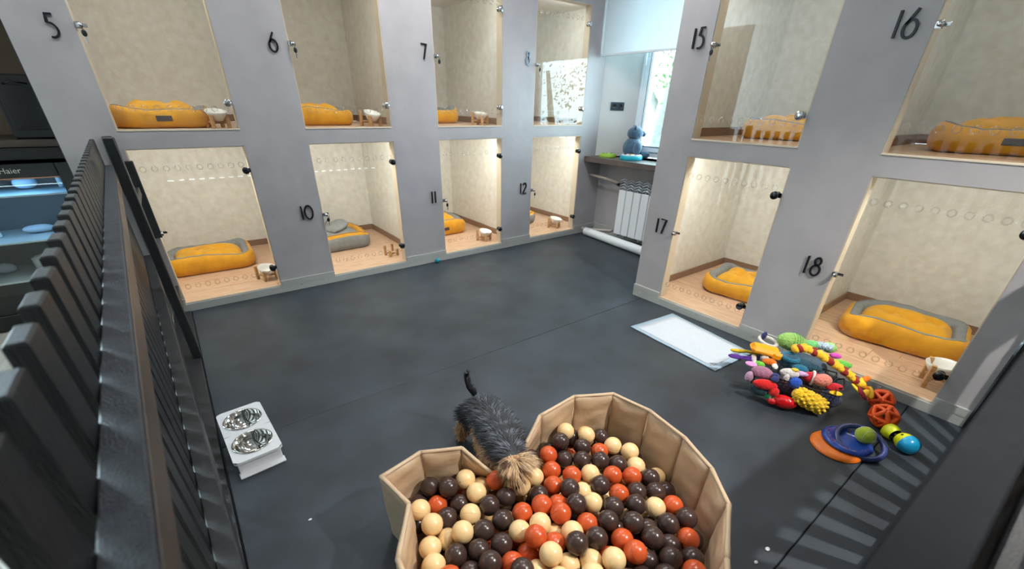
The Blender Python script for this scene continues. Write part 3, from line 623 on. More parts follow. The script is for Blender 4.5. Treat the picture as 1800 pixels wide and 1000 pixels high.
# slats stand on the outer side of the rails
ys=[-3.88,-3.76,-3.64,-3.52]; y=-3.40
while y<-.09: ys.append(y); y+=.122
for y in ys:
    xt=fxy(y)-.030; xb=xt
    m=MB(); w_=.022; l_=.060; z0,z1=.0,1.222; b=.003
    vs=[]
    for z_,x_ in ((z0,xb),(z1-b,xt)): vs+=[(x_-w_,y,z_),(x_-.001,y,z_),(x_-.001,y+l_,z_),(x_-w_,y+l_,z_)]
    vs+=[(xt-w_+b,y+b,z1),(xt-.001-b,y+b,z1),(xt-.001-b,y+l_-b,z1),(xt-w_+b,y+l_-b,z1)]
    m.add(vs,[(0,3,2,1)]+[(i,(i+1)%4,4+(i+1)%4,4+i) for i in range(4)]+[(4+i,4+(i+1)%4,8+(i+1)%4,8+i) for i in range(4)]+[(8,9,10,11)])
    put(m,'slat',M['black'])
gp=tag(MB().bbox(-.914,-.866,-.875,-.805,.001,1.275,.004).build('gate_post',M['black']),'black gate post standing on the rubber floor beside the fence','post')
wb=tag(MB().bbox(-.915,-.868,-.034,-.001,.585,1.088,.003).build('wall_batten',M['black']),'short black batten on the pier edge behind the gate post','batten')
# small gate rail between post and wall
tp_=tag(MB().bbox(-.972,-.925,-.05,-.001,.0,1.235,.003).build('wall_post',M['black']),'tall black post against the grey pier where the fence meets the wall','post')
gt=thing('gate','low black gate panel between the gate post and the kennel wall','gate',(-.90,-.45,0))
for zz in (.18,.88):
    m=MB(); m.bbox(-.90-.012,-.90+.012,-.835,-.04,zz,zz+.05,.003); o=m.build('gate_rail',M['black'],gt); o.matrix_parent_inverse=Matrix.Translation(-Vector(gt.location))
# second fence, crossing the bottom right corner
f2=thing('front_fence','dark slat fence with wide rail crossing the bottom right corner','fence',(1.0,-3.95,0))
def put2(m,nm,mt):
    o=m.build(nm,mt,f2); o.matrix_parent_inverse=Matrix.Translation(-Vector(f2.location)); return o
FRB=mat('front_rail_black',(28,31,36),.5,rgb2=(20,22,26),vs=4,bump=.3,bs=20); FRB.node_tree.nodes['Principled BSDF'].inputs['Specular IOR Level'].default_value=.12; FRB.node_tree.nodes['Principled BSDF'].inputs['Roughness'].default_value=.7
gy_=lambda x:-3.907-.039*(x+.27)
m=MB(); prism(m,(-.76,gy_(-.76)-.031,0),(2.30,gy_(2.3)-.031,0),.062,RZ-.065,RZ); recalc(put2(m,'top_rail',FRB))
m=MB(); prism(m,(-.76,gy_(-.76)-.022,0),(2.30,gy_(2.3)-.022,0),.044,.04,.10); recalc(put2(m,'bottom_rail',M['black']))
m=MB(); prism(m,(-.76,gy_(-.76)-.087,0),(2.30,gy_(2.3)-.087,0),.020,RZ-.12,RZ-.03); recalc(put2(m,'outer_rail',M['black']))
x=-.70
while x<2.28:
    yy=gy_(x)-.012; m=MB(); m.bbox(x,x+.060,yy-.020,yy,.0,RZ-.066,.003); put2(m,'slat',M['black']); x+=.122
m=MB(); m.bbox(2.312,2.37,-4.10,-3.985,0,1.3,.004); put2(m,'end_post',M['black'])
gc=thing('green_chair','teal green upholstered chair seen blurred beyond the front fence','chair',(1.04,-4.38,0),.2)
GC=mat('teal_upholstery',(52,96,84),.8)
MB().bbox(-.24,.24,-.22,.24,.40,.50,.03).build('seat',GC,gc); MB().bbox(-.24,.24,-.30,-.22,.46,.95,.03).build('backrest',GC,gc)
for a in (-.2,.2):
    for b_ in (-.2,.2): MB().bbox(a-.018,a+.018,b_-.018,b_+.018,0,.40,.003).build('leg',M['blackm'],gc)

# ------------------------------------------------------------------ things on the floor
# double bowl stand
c0=Vector((-.745,-1.93,0)); db=thing('double_bowl_stand','white stand with two steel dog bowls on the black floor beside the fence','pet bowl',tuple(c0),.06)
m=MB(); W2,L2=.098,.215; hb=.085; n=28
def bowl_plate():
    m=MB(); out=rr_path(2*W2,2*L2,.02,48); vs=[(x,y,hb) for x,y in out]+[(x,y,hb-.012) for x,y in out]; fs=[(i,48+i,48+(i+1)%48,(i+1)%48) for i in range(48)]
    m.add(vs,fs)
    # top with two round holes, strip-filled
    for sy in (-1,1):
        cy=sy*.10; ring=[(.076*math.cos(2*PI*k/32),cy+.076*math.sin(2*PI*k/32)) for k in range(32)]
        sq=[]
        for k in range(32):
            a=2*PI*k/32; c_,s_=math.cos(a),math.sin(a); lo,hi=(0,L2) if sy>0 else (-L2,0)
            tx=(W2 if c_>0 else -W2)/c_ if abs(c_)>1e-6 else 1e9; ty=((hi-cy) if s_>0 else (lo-cy))/s_ if abs(s_)>1e-6 else 1e9; tt=min(tx,ty); x_,y_=tt*c_,cy+tt*s_
            if abs(x_)>W2-.006 and abs(y_)>L2-.006: x_=math.copysign(W2-.006,x_); y_=math.copysign(L2-.006,y_)
            sq.append((x_,y_))
        m.add([(x,y,hb) for x,y in ring]+[(x,y,hb) for x,y in sq],[(k,32+k,32+(k+1)%32,(k+1)%32) for k in range(32)])
    return m
bowl_plate().build('top_plate', M['white'], db)
for s_ in (-1,1):
    m=MB(); m.bbox(-W2+.01,W2-.01,s_*.19-.006,s_*.19+.006,.0,hb-.013,.003); m.bbox(-W2+.005,W2-.005,min(s_*.185,s_*.225),max(s_*.185,s_*.225),.0,.01,.003); m.build('foot', M['white'], db)
    m=MB(); m.lathe([(.084,hb+.003),(.082,hb+.006),(.076,hb+.004),(.068,hb-.02),(.052,hb-.048),(.03,hb-.056),(.001,hb-.057)],c=(0,s_*.10,0),n=36); m.lathe([(.084,hb+.003),(.076,hb+.001),(.07,hb-.02),(.053,hb-.051),(.001,hb-.06)],c=(0,s_*.10,0),n=36)
    m.build('steel_bowl', M['steel'], db)
# pee pad
pd=thing('pee_pad','white absorbent pad with pale blue border on the floor before kennel seventeen','pad',(1.965,-2.56,.001),.0)
q=[at(1108,575,z=0),at(1182,552,z=0),at(1322,622,z=0),at(1257,653,z=0)]; o0=Vector(pd.location)
def quadgrid(q,inset,z,nz,n=14):
    vs=[];fs=[]
    for i in range(n+1):
        for j in range(n+1):
            u=inset+(1-2*inset)*i/n; v=inset+(1-2*inset)*j/n
            p=(q[0]*(1-u)+q[1]*u)*(1-v)+(q[3]*(1-u)+q[2]*u)*v-o0; vs.append((p.x,p.y,z+.002*nz(p.x,p.y,0)+.002))
    for i in range(n):
        for j in range(n): a=i*(n+1)+j; fs.append((a,a+1,a+n+2,a+n+1))
    return vs,fs
vs,fs=quadgrid(q,0,.001,vnoise(4)); m=MB(); m.add(vs,fs,0,True); m.build('border',M['padb'],pd); vs,fs=quadgrid(q,.06,.004,vnoise(4)); m=MB(); m.add(vs,fs,0,True); m.build('absorbent_sheet',M['pad'],pd)
for o_ in pd.children:
    sm=o_.modifiers.new('s','SOLIDIFY'); sm.thickness=.003; sm.offset=1
# little blue ball at the kennel wall
sb=tag(MB().ball((0,0,0),.024,20,14,fn=lambda p:1-.05*max(0,math.cos(6*math.atan2(p.y,p.x)))**6).build('small_ball',P_('turquoise_rubber',(20,150,170),.4)),'small turquoise ball on the floor by the left baseboard','ball'); sb.location=(1.275,-.045,.024)
# white crumbs
for i,(px,py,s_) in enumerate(((1349,965,.008),(1329,988,.006),(545,913,.005),(1700,700,.0))):
    if s_: o=tag(MB().ball((0,0,0),s_,8,6,0,(1.5,1,.4)).build('crumb',M['white']),['small white crumb at the bottom edge beyond the ball pit','smaller white crumb nearest the bottom edge right of the pit','tiny white crumb on the floor right of the bowl stand'][i],'crumb','crumbs on the black floor'); p=at(px,py,z=.002); o.location=(p.x,p.y,s_*.4)
# lattice balls
OR=mat('orange_rubber',(236,88,24),.4)
def ico_edges():
    import bmesh
    bm=bmesh.new(); bmesh.ops.create_icosphere(bm,subdivisions=1,radius=1); E=[(e.verts[0].co.copy(),e.verts[1].co.copy()) for e in bm.edges]; 
    bm2=bm; res=E; bm.free(); return res
EDG=ico_edges()
for (px,py,wd,rr_,sd) in ((1548,705,'orange lattice ball nearest kennel eighteen',.052,.3),(1552,734,'orange lattice ball below the other one, beside the tennis ball',.055,1.1)):
    m=MB(); R_=Matrix.Rotation(sd,3,'X')@Matrix.Rotation(sd*2,3,'Z')
    for a,b_ in EDG:
        pts=[(R_@(a.lerp(b_,t/5).normalized()))*rr_ for t in range(6)]; m.tube(pts,[.015,.012,.0105,.0105,.012,.015],8,flat=.8)
    for a in {tuple(round(c,4) for c in v) for e in EDG for v in e}: m.ball((R_@Vector(a))*rr_,.0115,8,6)
    o=m.build('lattice_ball',OR); p=at(px,py,z=rr_); o.location=(p.x,p.y,rr_+.010); tag(o,wd,'ball')
# tennis ball, rings, disc, dumbbell
def fuzz(name,c): return mat(name,c,.95,bump=.6,bs=300,var=.08,vs=30,sheen=.3)
dc=at(1478,783,z=.01); od=thing('orange_flying_disc','orange flying disc lying under the blue rings','flying disc',(dc.x-.02,dc.y+.012,0),.2)
MB().lathe([(.001,.012),(.07,.013),(.098,.010),(.108,.002),(.112,.001),(.112,.006),(.106,.016),(.09,.020),(.001,.021)],n=44).build('disc_body',mat('orange_disc_plastic',(240,120,30),.4),od)
BC=mat('clear_blue_plastic',(50,90,190),.12); BC.node_tree.nodes['Principled BSDF'].inputs['Transmission Weight'].default_value=.35
bd=thing('clear_blue_disc','clear blue ring disc with speckled top, on the orange disc','flying disc',(dc.x+.035,dc.y-.008,.022),.2)
MB().lathe([(.001,.004),(.05,.004),(.07,.010),(.085,.006),(.100,.0),(.108,.006),(.100,.018),(.085,.020),(.070,.014),(.05,.010),(.001,.010)],n=44).build('disc_body',BC,bd)
m=MB(); r3=random.Random(8)
for i in range(40):
    a=r3.uniform(0,6.28); q_=r3.uniform(.072,.09); m.ball((math.cos(a)*q_,math.sin(a)*q_,.0205),.003,6,4,0,(1.2,1,.3))
m.build('speckles',mat('red_speckle',(180,60,60),.4),bd,kind='stuff')
rp=at(1513,775,z=.045); rg=tag(MB().torus((0,0,0),.098,.0135,'z',56,12).build('blue_ring',mat('dark_blue_ring_plastic',(48,58,110),.25,var=.15,vs=30)),'dark blue toy ring leaning on the clear disc around the tennis ball','ring toy'); rg.location=(rp.x,rp.y,.038); rg.rotation_euler=(math.radians(6),math.radians(-14),0)
tp=at(1522,764,z=.075); tn=thing('tennis_ball','yellow green tennis ball lying inside the blue ring','ball',(tp.x,tp.y,.072))
MB().ball((0,0,0),.042,28,18).build('ball_felt',fuzz('tennis_felt',(176,196,40)),tn)
m=MB(); pts=[]
for k in range(60):
    t_=2*PI*k/60; a_=.44; x_=math.cos(t_)+a_*math.cos(3*t_); y_=math.sin(t_)-a_*math.sin(3*t_); z_=2*math.sqrt(a_)*math.sin(2*t_); v=Vector((x_,y_,z_)).normalized()*.0425; pts.append(v)
m.tube(pts,.0008,5,closed=True); m.build('seam',M['white'],tn)
pa=at(1566,757,z=.045); pb=at(1597,784,z=.04); dbx=thing('dumbbell_toy','yellow and blue dumbbell shaped ball toy beside the rings','dog toy',(pa.x,pa.y,0)); dv=(pb-pa); dv.z=0; ln=dv.length
rotm=dv.to_track_quat('X','Z').to_euler(); 
YL=mat('lime_yellow_rubber',(200,205,20),.35); BL=mat('bright_blue_rubber',(20,140,185),.3)
def dchild(m,nm,mt): o=m.build(nm,mt,dbx); o.rotation_euler=rotm; return o
dchild(MB().lathe([(.001,-.03),(.022,-.028),(.036,-.018),(.040,0),(.036,.02),(.030,.028)],axis='x',c=(0,0,.041),n=28),'end_cap',YL)
dchild(MB().lathe([(.024,.02),(.020,.035),(.026,.05)],axis='x',c=(0,0,.041),n=20),'neck',M['darkchrome'])
e0=ln-.01
dchild(MB().lathe([(.030,e0-.045),(.042,e0-.025),(.046,e0-.006)],axis='x',c=(0,0,.0465),n=28),'yellow_collar',YL)
dchild(MB().lathe([(.046,e0-.006),(.0465,e0+.006),(.044,e0+.022),(.034,e0+.038),(.018,e0+.046),(.001,e0+.048)],axis='x',c=(0,0,.0465),n=28),'blue_ball_end',BL)
m=MB(); m.ball((e0-.025,-.02,.0465+.034),.006,8,6); dchild(m,'hole_plug',M['blackm'])

# ------------------------------------------------------------------ wire basket of toys
B0=Vector((1.69,-3.14,0)); e1=Vector((.11,-.345,0)); Lb=e1.length; e1.normalize(); e2=Vector((-e1.y,e1.x,0)); 
bk=thing('wire_basket','black wire basket piled with dog toys before kennel eighteen','basket',(1.69,-3.14,.002),math.atan2(e1.y,e1.x))
Wb=.25; Hb=.135; BW=mat('black_wire',(16,16,18),.4,.4)
def wire_panel(fn_,nu,nv,nm):
    m=MB()
    for i in range(nu+1): m.tube([fn_(i/nu,0),fn_(i/nu,1)],.0016,4,smooth=False)
    for j in range(nv+1): m.tube([fn_(0,j/nv),fn_(1,j/nv)],.0016,4,smooth=False)
    m.build(nm,BW,bk)
fl_=.02
def P3(u,v,w): s_=1+.10*w; return ((u-.5)*Lb*s_+Lb/2,(v-.5)*Wb*s_+Wb/2,.003+w*Hb)
wire_panel(lambda a,b:P3(a,0,b),10,4,'wire_side'); wire_panel(lambda a,b:P3(a,1,b),10,4,'wire_side'); wire_panel(lambda a,b:P3(0,a,b),7,4,'wire_side'); wire_panel(lambda a,b:P3(1,a,b),7,4,'wire_side'); wire_panel(lambda a,b:P3(a,b,0),10,7,'wire_bottom')
MB().tube([P3(0,0,1),P3(1,0,1),P3(1,1,1),P3(0,1,1)],.0038,6,closed=True).build('rim',BW,bk)
for s_ in (0,1):
    MB().tube([P3(s_,.3,1),(P3(s_,.3,1)[0]+(s_*2-1)*.03,P3(s_,.3,1)[1],Hb+.02),(P3(s_,.7,1)[0]+(s_*2-1)*.03,P3(s_,.7,1)[1],Hb+.02),P3(s_,.7,1)],.0035,6).build('handle',BW,bk)
def knit(name,c,b_=1.0): return mat(name,c,.9,bump=b_,bs=120,var=.1,vs=40,sheen=.2)
TSC=1.22
TG='dog toys heaped in the wire basket'
def toy(name,words,px,py,z,fn_,rz=0,tilt=(0,0),cat='dog toy'):
    p=at(px,py,z=z); t=thing(name,words,cat,tuple(p),rz); t.rotation_euler=(tilt[0],tilt[1],rz); t['group']=TG; fn_(t); t.scale=(TSC,)*3; return t
def blob(t,nm,mt,r,sc=(1,1,1),c=(0,0,0),rot=None,rib=0,seed=1):
    nz=vnoise(seed); MB().ball(c,r,28,18,0,sc,rot,fn=lambda p:1+.04*nz(p.x*.1,p.y*.1,p.z*.1)+(rib*math.sin(p.z*22+3*math.atan2(p.y,p.x)) if rib else 0)).build(nm,mt,t)
A1=math.atan2(e1.y,e1.x)     # direction of the basket's long side
def popsicle(t):
    Y=mat('popsicle_yellow',(250,170,10),.5); m=MB(); out=[]
    m.bbox(-.075,.06,-.034,.034,-.018,.018,.014); m.build('body',Y,t); MB().bbox(-.078,-.04,-.03,.03,-.016,.016,.015).build('rounded_tip',Y,t)
    MB().bbox(.02,.066,-.042,-.02,-.02,.02,.01).build('melted_drip',Y,t)
    MB().bbox(.055,.105,-.012,.012,-.008,.008,.005).build('stick',mat('pink_stick',(240,150,140),.6),t)
toy('popsicle_toy','yellow ice lolly toy with pink stick on top of the heap',1348,616,.215,popsicle,A1+.35,(.1,.15))
def tails(t):
    m=MB(); m.tube([(.07,0,0),(.02,.01,.0),(-.02,.0,.0)],[.008,.008,.01],8); m.ball((-.035,.0,0),.02,12,8,0,(1.2,.6,.4)); m.build('yellow_tail',mat('yellow_felt',(215,180,30),.9),t)
    m=MB(); m.tube([(.07,-.02,-.01),(.03,-.035,-.01),(-.01,-.04,-.01)],[.008,.01,.006],8); m.ball((-.035,-.045,-.01),.026,14,8,0,(1.4,.8,.3)); m.ball((.02,-.05,-.012),.018,12,8,0,(1.2,.5,.3)); m.build('purple_tail',mat('purple_felt',(80,40,130),.9),t)
toy('squid_toy','yellow and purple tailed toy sticking out left of the basket',1306,618,.175,tails,A1+2.2-1.9)
toy('knotted_rope_ring','white rope loop with a navy knot at the back left of the heap',1350,600,.20,lambda t:(MB().torus((0,0,0),.042,.009,'z',30,8,sq=1).build('rope_loop',knit('white_rope',(222,214,204)),t),blob(t,'navy_knot',knit('navy_knit',(36,40,100)),.018,(1,.7,1.4),(.01,.03,.012))),.2,(.2,0),'rope toy')
def cactus(t):
    G=knit('pale_green_crochet',(150,196,100),1.2); m=MB(); m.lathe([(.001,-.075),(.02,-.07),(.038,-.045),(.046,-.01),(.040,.03),(.026,.06),(.001,.075)],axis='x',n=28); m.build('crochet_body',G,t)
    m=MB()
    for k in range(9): m.torus((-.06+k*.014,0,0),.0455-.03*abs(k-4.2)**2/18,.0022,'x',26,5)
    m.build('stitch_rows',knit('green_stitch',(110,165,70)),t)
toy('crochet_pear_toy','pale green crocheted cone toy at the back of the heap',1393,601,.215,cactus,A1+.5,(0,.2))
def monster(t):
    G=knit('mint_green_plush',(120,205,120)); blob(t,'mint_body',G,.034,(1.6,.8,.6)); blob(t,'green_head',knit('light_green_plush',(150,215,110)),.032,(1,1,.8),(.075,.02,-.005)); 
    nz=random.Random(5); m=MB()
    for i in range(90):
        p=Vector((nz.uniform(.02,.075),nz.uniform(-.045,.0),.005)); q=p+Vector((nz.uniform(-.01,.01),nz.uniform(-.01,.01),.022)); m.tube([p,q],[.003,.001],4)
    m.build('white_fluff',mat('white_fluff',(205,220,232),.9),t,kind='stuff'); blob(t,'magenta_foot',knit('magenta_plush',(225,80,190)),.018,(1.4,.9,.7),(.095,-.05,-.01))
toy('monster_plush','mint green fluffy plush toy with a magenta foot, right of the crochet cone',1428,606,.205,monster,A1+.15)
toy('leaf_toy','bright green leaf shaped toy at the right back rim',1475,640,.165,lambda t:(blob(t,'leaf_blade',knit('leaf_green_felt',(95,190,70)),.04,(1.3,.7,.5)),MB().tube([(-.05,0,.005),(0,0,.022),(.05,0,.008)],.003,6).build('leaf_rib',mat('lime_rib',(170,220,80),.7),t)),A1+.3)
def giraffe(t):
    Y=knit('yellow_rope',(246,190,30),.8); Rd=knit('dark_red_rope',(150,30,14),.8); pts=[Vector((-.13,.035,-.01)),Vector((-.09,.04,.015)),Vector((-.03,.025,.02)),Vector((.04,.01,.012)),Vector((.10,0,.0)),Vector((.145,-.005,-.012))]
    def interp(s_): s_*=len(pts)-1; i=min(int(s_),len(pts)-2); return pts[i].lerp(pts[i+1],s_-i)
    N=14
    for k in range(N):
        c=interp((k+.5)/N); 
        for sd in (-1,1):
            m=MB(); m.ball((0,0,0),.0185,12,8,0,(1.2,.78,.85),rot=Matrix.Rotation(sd*.7-.15,3,'Z')); o=m.build('rope_strand',Rd if (k%3==1) else Y,t); o.location=c+Vector((.0,sd*.010,.002*((k+ (sd>0))%2)))
    H=mat('giraffe_yellow',(250,196,40),.8); blob(t,'head',H,.020,(1.2,1,.9),(.165,-.01,-.015)); blob(t,'ear',H,.011,(.6,1.6,.5),(.170,.022,-.008)); blob(t,'muzzle',mat('giraffe_orange',(240,130,20),.8),.013,(1.2,1,.8),(.190,-.015,-.02))
    for k,(a,b_,mt,l_) in enumerate(((.19,-.05,H,.035),(.215,-.02,H,.04),(.175,-.065,mat('maroon_felt',(130,20,40),.9),.035),(.155,-.045,H,.03))):
        m=MB(); m.ball((0,0,0),l_,12,8,0,(.42,1,.22)); o=m.build('dangling_leg',mt,t); o.location=(a,b_,-.03); o.rotation_euler=(.3,.2,.5*k-.4)
toy('giraffe_rope_toy','yellow braided giraffe rope toy with dark red spots across the heap',1448,638,.215,giraffe,A1+.10,(0,.24),'rope toy')
toy('carrot_toy','orange carrot toy poking out right of the basket',1518,668,.11,lambda t:MB().tube([(-.045,0,0),(.0,0,.002),(.035,0,0),(.042,0,0)],[.012,.014,.013,.006],12).build('carrot_body',mat('carrot_orange',(246,120,20),.6),t),A1+1.05)
def fish(t):
    T=knit('teal_knit',(10,110,140),1.3); D=knit('dark_teal_knit',(8,70,90),1.3); m=MB(); m.lathe([(.001,-.09),(.028,-.08),(.040,-.04),(.038,.0),(.026,.045),(.012,.085),(.001,.10)],axis='x',n=26,ry=.7); m.build('body',D,t)
    MB().torus((-.055,0,.018),.034,.011,'z',26,8).build('light_teal_ring',T,t); blob(t,'blue_fold',T,.03,(1.2,.8,.7),(-.01,-.045,-.005))
toy('knitted_fish','teal knitted fish toy in the middle of the heap under the giraffe rope',1408,640,.175,fish,A1+.25,(0,.12))
toy('pink_textured_egg','pink textured egg shaped toy at the front right of the heap',1446,668,.165,lambda t:blob(t,'egg_shell',knit('salmon_rubber',(240,140,120),1.5),.033,(1.15,.9,.85),rib=.03),A1+.6)
toy('red_striped_toy','red and white striped toy behind the pink egg',1428,664,.15,lambda t:(blob(t,'red_body',knit('red_plush',(205,20,40)),.034,(1.3,.8,.8)),MB().torus((.0,0,0),.030,.006,'x',20,6).build('white_stripe',knit('white_stripe',(235,225,220)),t)),A1+.1)
def pine(t):
    Y=knit('pineapple_yellow',(240,190,10),1.2); m=MB(); m.lathe([(.001,-.075),(.02,-.073),(.03,-.05),(.036,-.01),(.038,.03),(.032,.06),(.018,.075),(.001,.078)],axis='x',n=26); m.build('body',Y,t)
    m=MB(); rr3=random.Random(2)
    for i in range(7):
        for k in range(10):
            a=2*PI*(k+.5*(i%2))/10; x_=-.05+i*.019; R_=.033+.004*math.sin((i)/2); m.ball((x_,R_*math.cos(a),R_*math.sin(a)),.007,8,5,0,(1,1,1))
    m.build('knobbly_scales',knit('pineapple_scale',(250,205,40),.8),t,kind='stuff')
toy('pineapple_toy','yellow pineapple toy pressed against the front wires of the basket',1422,703,.085,pine,A1+.62-.2,(0,.42))
toy('red_cloth_toy','crumpled red cloth toy at the left front of the basket',1345,676,.12,lambda t:(blob(t,'cloth_fold',knit('red_cloth',(215,20,20),.5),.034,(1.5,.7,.7),seed=3),blob(t,'cloth_fold',knit('red_cloth',(215,20,20),.5),.022,(1,1,1),(.04,-.01,-.02),seed=5)),A1+.2)
toy('crinkle_toy','red crinkle toy low at the front of the basket',1378,706,.05,lambda t:(blob(t,'crinkle_body',mat('red_crinkle',(210,16,24),.25,bump=.8,bs=40),.038,(1.3,.7,.8),seed=9),blob(t,'crinkle_knot',mat('red_crinkle',(210,16,24),.25),.022,(1,1,.8),(-.045,-.005,-.01),seed=4)),A1)
toy('mauve_plush','mauve plush toy with a lilac ear hanging over the left rim',1340,655,.145,lambda t:(blob(t,'body',knit('mauve_plush',(168,110,136)),.036,(1.3,.9,.8)),blob(t,'ear',knit('lilac_felt',(226,150,205),.4),.022,(1.2,1,.4),(-.055,.03,.012)),blob(t,'paw',knit('pale_mauve',(205,160,190)),.018,(1,1,1.6),(-.045,-.02,-.03))),A1)
toy('white_plush_dog','white and lilac plush dog with a yellow patch in the middle of the heap',1388,656,.17,lambda t:(blob(t,'body',knit('cream_plush',(226,218,212)),.026,(1.5,.8,.9)),blob(t,'lilac_ear',knit('pale_lilac',(215,170,215)),.018,(1.7,.8,.6),(.045,.012,.004)),blob(t,'yellow_patch',knit('yellow_knit',(220,190,60)),.012,(1.4,1,.7),(.015,0,.022)),blob(t,'leg',knit('cream_plush',(226,218,212)),.012,(1,1,2),(-.01,-.02,-.02))),A1+.2)
toy('blue_knit_ball','bright blue knitted ball between the white dog and the pineapple',1398,673,.135,lambda t:blob(t,'ball_knit',knit('royal_blue_knit',(20,80,190),1.3),.027),0,cat='ball')
toy('navy_bow','navy blue fabric bow below the lilac ear',1364,664,.16,lambda t:(blob(t,'bow_loop',knit('navy_felt',(34,40,104),.4),.019,(1.2,.8,.7),(-.014,0,0)),blob(t,'bow_loop',knit('navy_felt',(34,40,104),.4),.017,(1.1,.9,.7),(.016,.006,0)),blob(t,'bow_knot',knit('navy_felt',(34,40,104),.4),.009,(1,1,1),(0,.002,.008))),.2)
toy('orange_white_plush','orange and white plush fox under the ice lolly toy',1352,636,.17,lambda t:(blob(t,'orange_body',knit('orange_plush',(240,120,30)),.022,(1.5,.8,.8)),blob(t,'white_muzzle',knit('white_plush',(236,226,212)),.018,(1,1,.8),(-.018,.02,.008)),blob(t,'white_tail',knit('white_plush',(236,226,212)),.013,(1,2,.8),(.022,-.022,-.006))),A1+.3)
toy('white_rope_bone','white rope bone at the left rim beneath the ice lolly toy',1326,636,.16,lambda t:(MB().tube([(0,.04,.01),(0,0,0),(.005,-.04,-.02)],[.012,.010,.012],10).build('rope',knit('white_rope',(222,214,204)),t),blob(t,'rope_knot',knit('white_rope',(222,214,204)),.017,(1,1,1),(.006,-.045,-.022))),A1+.3,cat='rope toy')
toy('lime_ball','small lime green toy on the left rim',1334,640,.155,lambda t:blob(t,'lime_body',knit('lime_plush',(110,200,70)),.019,(1.4,.9,.8)),A1)
toy('green_striped_toy','small green and white striped toy low in the basket',1352,694,.06,lambda t:(blob(t,'striped_body',knit('emerald_plush',(30,160,90)),.024,(1.4,.8,.8)),MB().torus((.008,0,0),.019,.004,'x',18,6).build('white_stripe',knit('white_stripe',(235,225,220)),t)),A1)
toy('dark_teal_plush','dark teal plush toy in the left bottom of the basket',1335,684,.075,lambda t:blob(t,'plush_body',knit('dark_teal_plush',(16,52,58)),.036,(1.2,.9,.8)),A1)
toy('navy_fluffy_toy','navy fluffy toy at the right end of the basket',1458,700,.075,lambda t:blob(t,'plush_body',knit('navy_fluff',(20,30,66),1.5),.05,(.9,.9,.85),seed=12),A1)
toy('red_yellow_plush','red and yellow plush toy over the right front rim',1466,680,.14,lambda t:(blob(t,'red_body',knit('red_plush',(205,20,40)),.026,(1.5,.7,.7)),blob(t,'yellow_flap',mat('yellow_felt2',(246,190,30),.9),.022,(1.2,.8,.35),(.0,-.03,-.014))),A1+.4)
toy('purple_plush','dark plush toy filling the bottom of the basket',1395,682,.05,lambda t:blob(t,'plush_body',knit('dark_plum_plush',(60,40,60)),.075,(1.5,.95,.6),seed=14),A1)
toy('grey_plush','grey blue plush toy beneath the knitted fish',1410,640,.09,lambda t:blob(t,'plush_body',knit('grey_blue_plush',(70,90,110)),.075,(1.45,.95,.72),seed=15),A1)

# ------------------------------------------------------------------ ball pit
RIM=[(668,839,.30),(717,888,.30),(697,985,.30)]
rim=[at(*p[:2],z=p[2]) for p in RIM]
rim+= [Vector((-.50,-3.30,.30)),Vector((-.44,-3.48,.30)),Vector((-.33,-3.63,.30)),Vector((-.18,-3.74,.30)),Vector((0,-3.79,.30)),Vector((.17,-3.76,.30))]
rim+= [at(1280,985,z=.3),at(1283,888,z=.3),at(1253,825,z=.3),at(1205,770,z=.3),at(1143,722,z=.3),at(1078,692,z=.3),at(1008,697,z=.3),at(948,731,z=.3)]
iA=len(rim)-1
rim+= [at(913,800,z=.215),at(868,834,z=.215)]
rim+= [at(812,787,z=.295),at(738,795,z=.30)]
nR=len(rim); cpit=Vector((.08,-3.30,0))
base=[]
for i,p in enumerate(rim):
    d=Vector((p.x,p.y,0))-cpit; q=cpit+d*.985; base.append(Vector((q.x,q.y,.004)))
base[iA+1]=Vector((.20,-2.80,.004)); base[iA+2]=Vector((.02,-2.76,.004))
pool=thing('ball_pit','beige quilted folding ball pit with one side pressed down by the dog','ball pit',(cpit.x,cpit.y,0)); po=Vector(pool.location)
fb_=MB(); fb_.add([(p.x-po.x,p.y-po.y,.006) for p in base]+[(0,0,.006)],[(i,(i+1)%nR,nR) for i in range(nR)]); fb_.add([(p.x-po.x,p.y-po.y,.001) for p in base]+[(0,0,.001)],[((i+1)%nR,i,nR) for i in range(nR)]); fb_.build('base_sheet',M['tanin'],pool)
nzp=vnoise(31); r5=random.Random(31)
inset=[]
for i,p in enumerate(rim):
    d=(cpit-Vector((p.x,p.y,0))).normalized(); inset.append(d)
